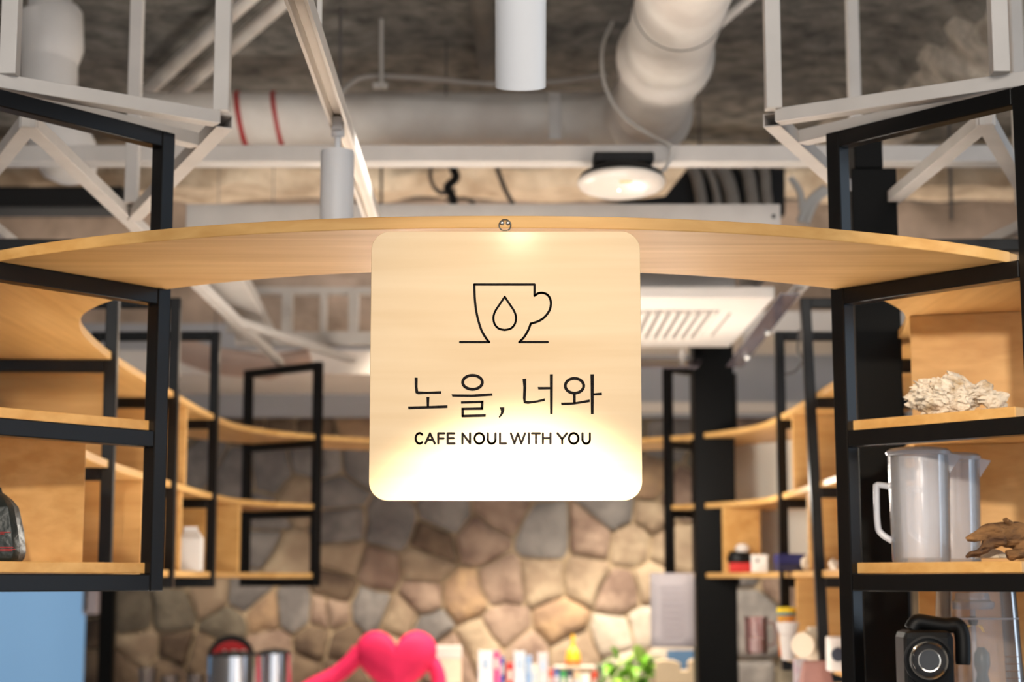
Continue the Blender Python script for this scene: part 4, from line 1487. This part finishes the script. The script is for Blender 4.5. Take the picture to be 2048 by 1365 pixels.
MB().tube(curve3([P(862, 1322, YHT), P(874, 1345, YHT), P(878, 1370, YHT), P(870, 1392, YHT)]), [.02] + [.03] * 23 + [.03], 16).build('arm', M['plush'], ht, smooth=True)

# red round badge sign, grinder hoppers
YG = 7.05
rcx = P(463, 1318, YG + .1)
rb_ = (P(505, 1300, YG).x - P(421, 1300, YG).x) / 2
rsn = thing('round_sign', (rcx.x, YG + .1, ZC), 'round red sign with black rim and white characters behind the steel hoppers', 'sign')
MB().lathe(rcx, [(0, 0), (rb_ * 1.14, 0), (rb_ * 1.14, .02), (0, .02)], 40, axis=(0, -1, 0)).build('rim', M['dark'], rsn, smooth=True)
cd2 = mat('red_enamel', (196, 18, 22), .4, vary=.05)
MB().lathe(rcx - Vector((0, .02, .012)), [(0, 0), (rb_ * .98, 0), (rb_ * .98, .004), (0, .004)], 40, axis=(0, -1, 0)).build('red_face', cd2, rsn)
tw = mat('white_print', (236, 220, 216), .5, vary=.02)
ta = P(440, 1322, YG)
place_text('153', Vector((ta.x, rcx.y - .0245, P(0, 1333, YG).z)), (1, 0, 0), (0, 0, 1), P(487, 0, YG).x - P(440, 0, YG).x, P(0, 1302, YG).z - P(0, 1333, YG).z, 'digit', tw, rsn, offset=.02)
MB().tube([rcx - Vector((0, -.01, rb_)), Vector((rcx.x, rcx.y + .01, ZC))], .012, 12).build('foot', M['dark'], rsn)
for (u0, u1, vt, Y, lab) in ((416, 526, 1312, 6.98, 'round steel hopper with black lid in front of the red sign'), (512, 587, 1307, 7.12, 'round steel hopper with black lid, right of the red sign')):
    c = P((u0 + u1) / 2, vt, Y)
    r = (P(u1, vt, Y).x - P(u0, vt, Y).x) / 2
    hp2 = thing('steel_hopper', (c.x, Y, ZC), lab, 'hopper')
    MB().lathe((c.x, Y, ZC), [(0, 0), (r, 0), (r, c.z - ZC), (r * .9, c.z - ZC), (0, c.z - ZC)], 40).build('cylinder', M['steel'], hp2, smooth=True)
    MB().lathe(c, [(r * .93, 0), (r * .90, .006), (r * .5, .015), (0, .018)], 40).build('lid', M['dark'], hp2, smooth=True)
for k, (u, v) in enumerate(((296, 1336), (340, 1352), (392, 1350))):
    c = P(u, v, 7.0)
    c2_ = Vector((c.x, 7.0, ZC))
    H = c.z - ZC
    tag(MB().lathe(c2_, [(0, 0), (.024, 0), (.033, H), (.031, H), (.022, .006), (0, .006)], 24).build('glass_tumbler', M['jug'], smooth=True), 'clear glass tumbler on the back counter, ' + ('leftmost', 'middle', 'rightmost')[k] + ' of the three left of the hoppers', 'glass', group='glass tumblers left of the hoppers')

# books, boxes and bottle
BK = [(866, 922, 1294, (240, 214, 190), 'tall white-topped carton right beside the heart cushion', 'box'),
      (957, 985, 1303, (240, 236, 244), 'thick white book with pale blue top', 'book'),
      (986, 1000, 1303, (236, 88, 140), 'narrow bright pink book', 'book'),
      (1000, 1008, 1315, (70, 80, 170), 'thin indigo book', 'book'),
      (1013, 1027, 1326, (206, 40, 46), 'short red book', 'book'),
      (1028, 1050, 1304, (206, 218, 232), 'pale blue book', 'book'),
      (1051, 1064, 1312, (140, 170, 214), 'sky blue book', 'book'),
      (1064, 1075, 1330, (230, 226, 214), 'short ivory book', 'book'),
      (1076, 1096, 1307, (208, 200, 206), 'tall lilac grey book', 'book'),
      (1097, 1106, 1340, (214, 92, 62), 'small orange-red book', 'book'),
      (1107, 1120, 1338, (96, 112, 170), 'slate blue book', 'book'),
      (1121, 1132, 1341, (62, 160, 90), 'small green book', 'book'),
      (1133, 1147, 1340, (72, 74, 84), 'charcoal book', 'book'),
      (1148, 1160, 1344, (232, 196, 160), 'small peach book', 'book'),
      (1161, 1180, 1348, (236, 232, 224), 'low cream book', 'book'),
      (1184, 1195, 1343, (216, 74, 48), 'small vermilion book', 'book'),
      (1196, 1210, 1330, (118, 138, 116), 'sage green book', 'book')]
M['bluish'] = mat('pale_blue_print', (176, 196, 222), .5, vary=.05)
for u0, u1, vt, rgb, lab, cat_ in BK:
    Y = 7.16
    a, b2 = P(u0, vt, Y), P(u1, vt, Y)
    m = mat('printed_cover', rgb, .5, vary=.06, scale=30)
    nm = 'carton' if cat_ == 'box' else 'book'
    root = thing(nm, ((a.x + b2.x) / 2, Y + .07, ZC), lab + (' standing in the row on the back counter' if cat_ == 'book' else ''), cat_, group='books on the back counter' if cat_ == 'book' else None)
    w = b2.x - a.x
    if cat_ == 'book':
        MB().box((a.x + .0005, Y, ZC + .0005), (b2.x - .0005, Y + .004, a.z)).box((a.x + .0005, Y + .004, ZC + .0005), (a.x + .0025, Y + .14, a.z)).box((b2.x - .0025, Y + .004, ZC + .0005), (b2.x - .0005, Y + .14, a.z)).build('cover', m, root)
        MB().box((a.x + .003, Y + .0045, ZC + .004), (b2.x - .003, Y + .136, a.z - .004)).build('pages', M['card'], root)
        MB().box((a.x + w * .25, Y - .001, a.z - .07), (b2.x - w * .25, Y, a.z - .03)).build('spine_label', M['card'] if sum(rgb) < 520 else M['bluish'], root)
    else:
        MB().box((a.x, Y + .04, ZC + .0005), (b2.x, Y + .12, a.z - .05)).build('box_body', m, root, bevel=.001)
        MB().box((a.x - .001, Y + .039, a.z - .0495), (b2.x + .001, Y + .121, a.z)).build('white_lid', M['card'], root, bevel=.001)
# tray above the low books, and the yellow bottle on it
trz = P(0, 1334, 7.18).z
tray = thing('wire_tray', (P(1140, 1334, 7.2).x, 7.24, ZC), 'pale flat tray bridging the low books below the yellow bottle', 'tray')
MB().box((P(1105, 0, 7.2).x, 7.155, trz - .004), (P(1182, 0, 7.2).x, 7.31, trz)).build('plate', M['white'], tray, bevel=.002)
for u in (1095.5, 1181.5):
    x = P(u, 0, 7.3).x
    MB().box((x - .002, 7.305, ZC), (x + .002, 7.315, trz)).build('leg', M['white'], tray)
yb = P(1146, 1332, 7.22)
bot = thing('yellow_bottle', (yb.x, 7.22, trz), 'yellow squeeze bottle with long narrow nozzle on the pale tray', 'bottle')
H = P(0, 1270, 7.22).z - trz
yel2 = mat('yellow_bottle_plastic', (236, 178, 40), .4, vary=.06)
MB().lathe((yb.x, 7.22, trz), [(0, 0), (.030, 0), (.032, .004), (.030, H * .35), (.022, H * .5), (.013, H * .58), (0, H * .58)], 24).build('body', yel2, bot, smooth=True)
MB().lathe((yb.x, 7.22, trz), [(.012, H * .58), (.010, H * .66), (.006, H * .72), (.009, H * .9), (.005, H), (0, H)], 16).build('nozzle', yel2, bot, smooth=True)
MB().lathe((yb.x, 7.22, trz), [(.0315, .004), (.033, .005), (.0325, .02), (.031, .021)], 24).build('orange_band', mat('orange_label', (226, 96, 60), .5, vary=.05), bot, smooth=True)

# green plant
pl0 = P(1262, 1365, 7.1)
plant = thing('potted_plant', (pl0.x, 7.12, ZC), 'bright green leafy plant in a pot at the right end of the books', 'plant')
MB().lathe((pl0.x, 7.12, ZC), [(0, 0), (.05, 0), (.065, .09), (.062, .09), (.055, .075), (0, .075)], 28).build('pot', M['card'], plant, smooth=True)
leafm = [mat('plant_leaf', c, .45, vary=.15, scale=20) for c in ((156, 206, 78), (186, 224, 110), (124, 184, 60))]
for k in range(3):
    MB().tube([(pl0.x + (k - 1) * .02, 7.12, ZC + .07), (pl0.x + (k - 1) * .05, 7.12, ZC + .16)], .004, 6).build('stem', leafm[2], plant)
rl_ = random.Random(5)
for k in range(64):
    ang = rl_.uniform(0, 2 * math.pi)
    el = rl_.uniform(-.15, 1.25)
    Ll = rl_.uniform(.07, .125)
    base_ = Vector((pl0.x + rl_.uniform(-.075, .075), 7.12 + rl_.uniform(-.04, .04), ZC + rl_.uniform(.09, .20)))
    d = Vector((math.cos(ang) * math.cos(el), math.sin(ang) * math.cos(el) * .7, math.sin(el)))
    s2 = d.cross(Vector((0, 0, 1))).normalized() * Ll * rl_.uniform(.16, .24)
    nrm = s2.cross(d).normalized()
    lb = MB()
    prevv = None
    for t, w in ((0, .15), (.3, .9), (.55, 1.0), (.8, .6), (1.0, .03)):
        c = base_ + d * Ll * t - Vector((0, 0, .045 * t * t))
        row = [lb.bm.verts.new(c - s2 * w + nrm * .006 * w), lb.bm.verts.new(c), lb.bm.verts.new(c + s2 * w + nrm * .006 * w)]
        if prevv:
            lb.bm.faces.new((prevv[0], prevv[1], row[1], row[0]))
            lb.bm.faces.new((prevv[1], prevv[2], row[2], row[1]))
        prevv = row
    lb.build('leaf', leafm[k % 3], plant, smooth=True)

# cream wooden stand below the paper, and the hanging paper notice
cs0 = P(1352, 1320, 6.9)
cst = thing('notice_stand', (cs0.x, 6.9 + .02, ZC), 'cream notched wooden stand right of the green plant', 'stand')
pz = lambda v: P(0, v, 6.9).z
px_ = lambda u: P(u, 1340, 6.9).x
crm = mat('cream_wood', (240, 216, 180), .5, vary=.06)
MB().prism([Vector((px_(u), 6.92, z)) for u, z in ((1312, ZC + .0005), (1312, pz(1325)), (1325, pz(1321)), (1350, pz(1322)), (1362, pz(1328)), (1362, pz(1342)), (1377, pz(1342)), (1377, pz(1326)), (1384, pz(1320)), (1394, pz(1320)), (1396, ZC + .0005))], (0, .03, 0)).build('block', crm, cst, bevel=.003)
MB().box((px_(1338), 6.97, ZC + .0005), (px_(1392), 6.985, pz(1303))).build('blue_backing', mat('steel_blue_card', (92, 132, 178), .5, vary=.05), cst)
M['paper'] = mat('paper_sheet', (206, 198, 202), .8, vary=.02)
pp = thing('paper_notice', P(1345, 1300, 6.05), 'pale paper notice with faint lines hanging left of the thick black column', 'paper')
a, b2 = P(1302, 1296, 6.1), P(1388, 1147, 6.1)
pg = MB()
prevv = None
for k in range(7):
    t = k / 6
    y = 6.1 + .006 * math.sin(t * 5)
    row = [pg.bm.verts.new((a.x + (b2.x - a.x) * s_, y - .004 * s_ * s_, a.z + (b2.z - a.z) * t)) for s_ in (0, .33, .66, 1)]
    if prevv:
        for q in range(3):
            pg.bm.faces.new((prevv[q], prevv[q + 1], row[q + 1], row[q]))
    prevv = row
sh_ = pg.build('sheet', M['paper'], pp, smooth=True)
so = sh_.modifiers.new('thickness', 'SOLIDIFY')
so.thickness = .0008
ln = mat('faint_print', (196, 188, 193), .8, vary=.02)
for k in range(9):
    z = b2.z - .05 - k * .02
    MB().box((a.x + .035, 6.088, z), (b2.x - .035, 6.0895, z + .005)).build('text_line', ln, pp)

# ------------------------------------------------------------------ small things in the right wing


def base_at(u, v, h_level, tol=0):
    """where the shelf of that level is met by the sight line through (u, v)"""
    return PH(u, v, h_level - EYE)


def on_shelf(u, Y, zlev):
    p = P(u, 1150, Y)
    return Vector((p.x, Y, zlev + .0005))


cap = thing('black_cap', on_shelf(1478, 6.02, zb_), 'black cap topped with a white bundle in the far right lower row', 'cap')
c = on_shelf(1478, 6.02, zb_)
MB().lathe(c + Vector((0, 0, .035)), [(0, 0), (.045, 0), (.047, .012), (.036, .035), (0, .042)], 24).build('crown', M['mblack'], cap, smooth=True)
MB().lathe(c + Vector((0.01, -.02, .066)), [(0, 0), (.02, .004), (.026, .016), (.016, .03), (0, .033)], 18).build('white_bundle', M['card'], cap, smooth=True)
MB().prism([c + Vector(q) for q in ((-.01, -.02, .04), (.055, -.03, .055), (.06, -.01, .06), (0, .02, .045))], (0, 0, .004)).build('brim', M['mblack'], cap)
rbx = on_shelf(1482, 6.02, zb_)
tag(MB().box((rbx.x - .042, 5.98, zb_ + .0005), (rbx.x + .033, 6.06, zb_ + .034)).build('red_tin', mat('red_tin', (200, 36, 34), .4, vary=.05), bevel=.003), 'flat red tin under the black cap', 'tin')
wc = on_shelf(1519, 5.82, zb_)
wcb = thing('white_card', wc, 'small white card standing right of the red tin', 'card')
MB().box((wc.x - .027, 5.815, zb_ + .0005), (wc.x + .027, 5.825, zb_ + .058)).build('card', M['card'], wcb, bevel=.001)
MB().box((wc.x - .012, 5.8135, zb_ + .034), (wc.x - .002, 5.8145, zb_ + .044)).build('print', M['gcable'], wcb)
nb = on_shelf(1588, 5.32, zb_)
navy = mat('navy_board', (22, 26, 92), .5, vary=.1)
nbx = thing('navy_box', nb, 'navy blue box with darker base beside the leaning right frame', 'box')
MB().box((nb.x - .052, 5.27, zb_ + .0005), (nb.x + .048, 5.37, zb_ + .022)).build('base', mat('dark_navy_board', (34, 32, 66), .5, vary=.1), nbx, bevel=.001)
MB().box((nb.x - .053, 5.268, zb_ + .0225), (nb.x + .045, 5.372, zb_ + .052)).build('lid', navy, nbx, bevel=.002)


def shell(u, Y, r, lab):
    p = on_shelf(u, Y, zb_)
    b = MB()
    b.ico(p + Vector((0, 0, r * 1.1)), r, 3, (1, .8, 1.25))
    for v in b.bm.verts:
        d_ = v.co - p
        v.co = v.co + d_ * .25 * noise.noise(v.co * 90)
        v.co.z = max(v.co.z, zb_ + .0003)
    tag(b.build('seashell', M['coral'], smooth=True), lab, 'shell')


shell(1616, 5.12, .020, 'white seashell at the right end of the navy blue box')
shell(1668, 4.5, .013, 'small white seashell between the two nearest right posts')

jp = on_shelf(1515, 5.85, zl_)
jr = thing('pink_jar', Vector((P(1513, 1290, 5.45).x, 5.45, zl_)), 'rosy clear jar half full of white powder in the lowest right row', 'jar')
jx = P(1513, 1290, 5.45).x
pk = glass('rosy_clear_plastic', (206, 130, 130), .15, .18)
MB().lathe((jx, 5.45, zl_ + .0005), [(0, 0), (.030, 0), (.034, .01), (.034, .10), (.038, .112), (.036, .112), (.031, .10), (.031, .008), (0, .006)], 28).build('jar_body', pk, jr, smooth=True)
MB().lathe((jx, 5.45, zl_ + .007), [(0, 0), (.030, .002), (.0305, .04), (0, .042)], 24).build('powder', M['card'], jr, smooth=True)
MB().tube(curve3([(jx + .033, 5.45, zl_ + .095), (jx + .055, 5.44, zl_ + .09), (jx + .055, 5.44, zl_ + .035), (jx + .033, 5.45, zl_ + .025)], 5), .005, 8).build('handle', pk, jr, smooth=True)

yc = Vector((P(1574, 1290, 5.28).x, 5.28, zl_))
ytin = thing('yellow_lid_tub', yc, 'tall printed tub with yellow lid behind the white cup', 'tub')
MB().lathe(yc + Vector((0, 0, .0005)), [(0, 0), (.024, 0), (.026, .12), (0, .12)], 24).build('tub', mat('printed_tub', (222, 170, 40), .5, rgb2=(196, 70, 40), scale=18), ytin, smooth=True)
MB().lathe(yc + Vector((0, 0, .1205)), [(0, 0), (.027, 0), (.027, .008), (0, .008)], 24).build('blue_band', mat('teal_band', (50, 130, 150), .5, vary=.05), ytin, smooth=True)
MB().lathe(yc + Vector((0, 0, .129)), [(0, 0), (.028, 0), (.028, .014), (0, .016)], 24).build('yellow_lid', mat('yellow_lid', (240, 206, 30), .45, vary=.04), ytin, smooth=True)
wcx = Vector((P(1576, 1290, 5.02).x, 5.02, zl_))
wcp = thing('white_cup', wcx, 'stacked white plastic cups with flared rims in the lowest right row', 'cup')
MB().lathe(wcx + Vector((.0, 0, .0005)), [(0, 0), (.018, 0), (.024, .07), (.022, .07), (.016, .004), (0, .004)], 24).build('lower_cup', M['card'], wcp, smooth=True)
MB().lathe(wcx + Vector((0, 0, .072)), [(0, 0), (.024, 0), (.031, .022), (.033, .034), (.029, .034), (0, .018)], 24).build('upper_cup', M['card'], wcp, smooth=True)

rc_ = Vector((P(1626, 1290, 4.72).x, 4.80, zl_))
iv = mat('ivory_reel', (232, 216, 192), .45, vary=.06)
reel = thing('ivory_reel', rc_, 'ivory ribbed reel on a white stand beside the leaning right post', 'reel')
cz_ = zl_ + .050
MB().lathe((rc_.x - .012, 4.78, cz_), [(0, -.02), (.036, -.02), (.038, -.016), (.030, -.012), (.034, -.004), (.030, .002), (.036, .008), (.034, .014), (0, .016)], 32, axis=(-.55, -.8, 0)).build('drum', iv, reel, smooth=True)
MB().box((rc_.x + .008, 4.80, zl_ + .0005), (rc_.x + .034, 4.86, zl_ + .098)).build('stand', iv, reel, bevel=.003)
wd = Vector((P(1671, 1290, 4.4).x, 4.4, zl_))
wdv = thing('white_device', wd, 'white boxy device with dark round window between the right posts', 'device')
MB().box((wd.x - .02, 4.37, zl_ + .0005), (wd.x + .026, 4.43, zl_ + .085)).build('case', M['card'], wdv, bevel=.004)
MB().lathe((wd.x, 4.37, zl_ + .042), [(0, 0), (.017, 0), (.017, .003), (0, .003)], 24, axis=(0, -1, 0)).build('round_window', mat('slate_window', (60, 64, 78), .3, vary=.05), wdv)

# side counter below the right wing with bags and cloth
scx0, scx1 = P(1560, 0, 5.2).x, 1.35
ZS = EYE - .50
sct = thing('side_counter', (1.05, 4.9, 0), 'low side counter beneath the right shelving wing', 'counter')
MB().box((.80, 3.9, 0), (1.35, 5.7, ZS - .04)).build('cabinet', M['wood'], sct)
MB().box((.78, 3.9, ZS - .04), (1.37, 5.7, ZS)).build('worktop', M['white'], sct, bevel=.003)
pkc = thing('pink_cloth_bag', Vector((P(1620, 1360, 4.62).x + .02, 4.62, ZS)), 'dusty pink cloth bag below the ivory reel', 'bag')
q = Vector((P(1620, 1360, 4.62).x + .015, 4.62, ZS))
dp_ = mat('dusty_pink_cloth', (178, 132, 124), .9, vary=.15, scale=14, bump=.3, bscale=20)
zt_ = P(0, 1322, 4.62).z
loft(MB(), [[q + Vector((sx_ * hw_, sy_ * .03 * k, z - ZS)) for sx_, sy_ in ((-1, -1), (0, -1.2), (1, -1), (1, 1), (0, 1.2), (-1, 1))] for hw_, k, z in ((.045, 1, ZS + .001), (.05, 1.2, ZS + .05), (.04, 1.1, zt_ - .06), (.03, .6, zt_ - .004), (.027, .2, zt_))]).build('pouch', dp_, pkc, smooth=True)
lb_ = Vector((P(1578, 1360, 4.95).x, 4.95, ZS))
pbag = thing('printed_bag', (.82, 4.95, ZS), 'pale printed packet standing left of the dusty pink bag', 'packet')
zt_ = P(0, 1318, 4.95).z
MB().box((.785, 4.93, ZS + .0005), (.835, 4.97, zt_)).build('packet', mat('pale_packet', (206, 204, 206), .5, rgb2=(190, 150, 170), scale=20), pbag, bevel=.004)
